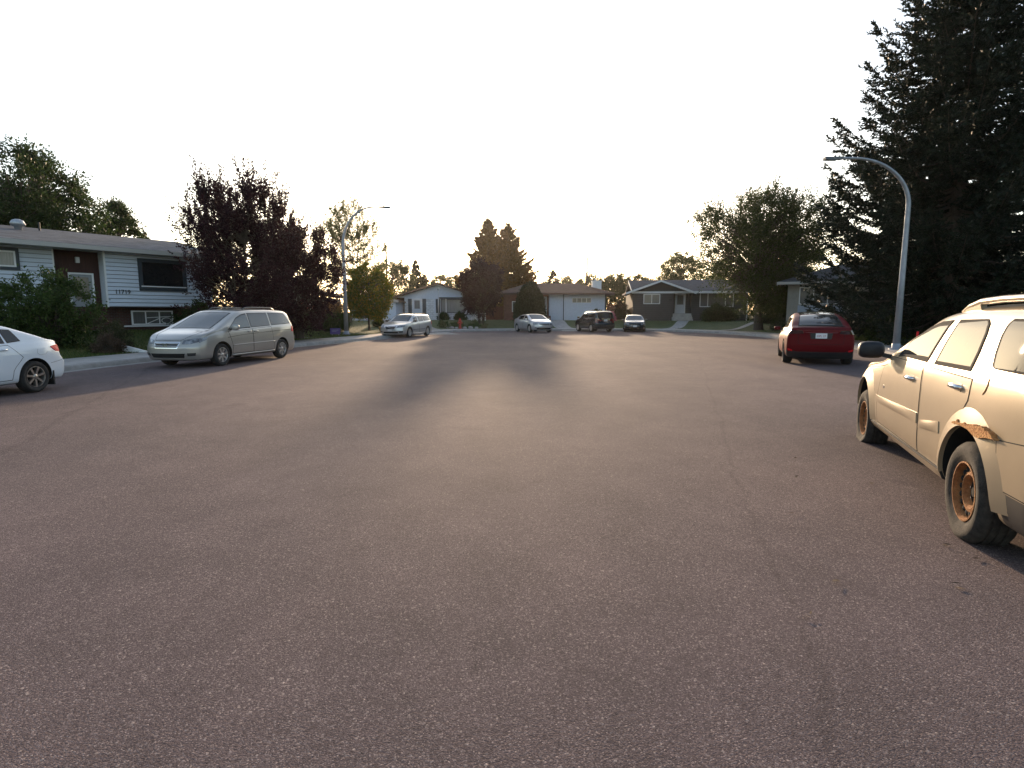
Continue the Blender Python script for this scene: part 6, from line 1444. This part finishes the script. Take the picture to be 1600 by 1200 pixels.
# yellow tub on the lawn behind the estate car
yt = thing('planter_tub', 'yellow-orange tub on the lawn behind the nose of the silver estate car', 'planter', (-9.35, 40.3, gz(-9.35, 40.3)))
b = MB(); b.smooth = True; b.lathe([(0.001, 0.02), (0.17, 0.02), (0.24, 0.36), (0.25, 0.36), (0.25, 0.40), (0.22, 0.40), (0.17, 0.3), (0.001, 0.3)], 20); b.build('tub', mat('yellow plastic', (0.50, 0.27, 0.04), 0.5, var=0.1), yt)
# wooden garden arch behind the elm
ar = thing('garden_arch', 'orange wooden garden arch between the elm trunk and the beige house', 'arch', (22.3, 46.3, gz(22.3, 46.3)), -0.3)
for x in (0.0, 1.3):
    MB().box(x-0.06, x+0.06, -0.06, 0.06, -0.1, 1.35).build('post', M_WOODO, ar)
b = MB(); b.tube([(0.65-0.65*cos(a), 0, 1.35+0.42*sin(a)) for a in np.linspace(0, pi, 13)], 0.05, 6); b.build('arch_bow', M_WOODO, ar)
b = MB()
for z in (0.35, 0.7, 1.05): b.box(0.07, 1.23, -0.02, 0.02, z, z+0.06)
b.build('lattice', M_WOODO, ar)
# reflector stake by the red car
rs_ = thing('marker_stake', 'thin red reflector stake in the kerb grass right of the red car', 'marker', (13.85, 19.1, gz(13.85, 19.1)))
MB().box(-0.012, 0.012, -0.012, 0.012, -0.05, 0.8).build('stake', M_METALG, rs_); MB().box(-0.035, 0.035, -0.03, -0.0125, 0.55, 0.8).build('reflector', M_RED, rs_)
# garden lamp post in front of the white bungalow
lp = thing('garden_post', 'slim pale post with small lamp in front of the white bungalow', 'post', (-7.65, 58.5, 0.8))
b = MB(); b.smooth = True; b.tube([(0, 0, -0.1), (0, 0, 3.1)], [0.06, 0.045], 10); b.build('pole', M_METALG, lp)
b = MB(); b.smooth = True; b.sphere((0, 0, 3.22), 0.12, 0.12, 0.15, 10, 8); b.build('lamp_shade', M_METALG, lp)
# twigs and dry leaves on the asphalt near the beige SUV
r = np.random.default_rng(17)
for i, (x, y) in enumerate([(3.1, 5.9), (2.75, 5.2), (3.35, 5.0), (2.95, 3.6), (1.9, 3.1), (2.2, 4.2), (3.0, 3.4), (1.55, 2.7), (2.55, 3.05)]):
    n = 2; V, Fq = leaf_quads(np.zeros((n, 3))+r.normal(0, 0.012, (n, 3))+np.array([0, 0, 0.03]), np.c_[r.normal(0, 1, (n, 2)), r.normal(0, 0.1, n)], 0.055, 0.022, r)
    V[:, 2] = np.abs(V[:, 2])*0.35+0.004
    o = link('dry_leaf', np_mesh('dry_leaf', V, Fq, [mat('dry leaf', (0.09, 0.055, 0.03), 0.8, var=0.4)])); o.location = (x, y, 0)
    tag(o, 'curled dry leaf lying on the asphalt beside the beige SUV', 'leaf', 'dry leaves on the asphalt')

# ------------------------------------------------------------------ smoky air
hz = MB(); hz.box(-360, 360, -150, 450, -1.2, 24.0)
hm = bpy.data.materials.new('haze'); hm.use_nodes = True; hm.node_tree.nodes.clear()
ho = hm.node_tree.nodes.new('ShaderNodeOutputMaterial'); hv_ = hm.node_tree.nodes.new('ShaderNodeVolumePrincipled')
hv_.inputs['Color'].default_value = (0.92, 0.88, 0.84, 1); hv_.inputs['Density'].default_value = 0.00010; hv_.inputs['Anisotropy'].default_value = 0.8
hm.node_tree.links.new(hv_.outputs[0], ho.inputs['Volume'])
tag(hz.build('haze', hm), 'thin smoky evening haze', 'haze', kind='stuff')
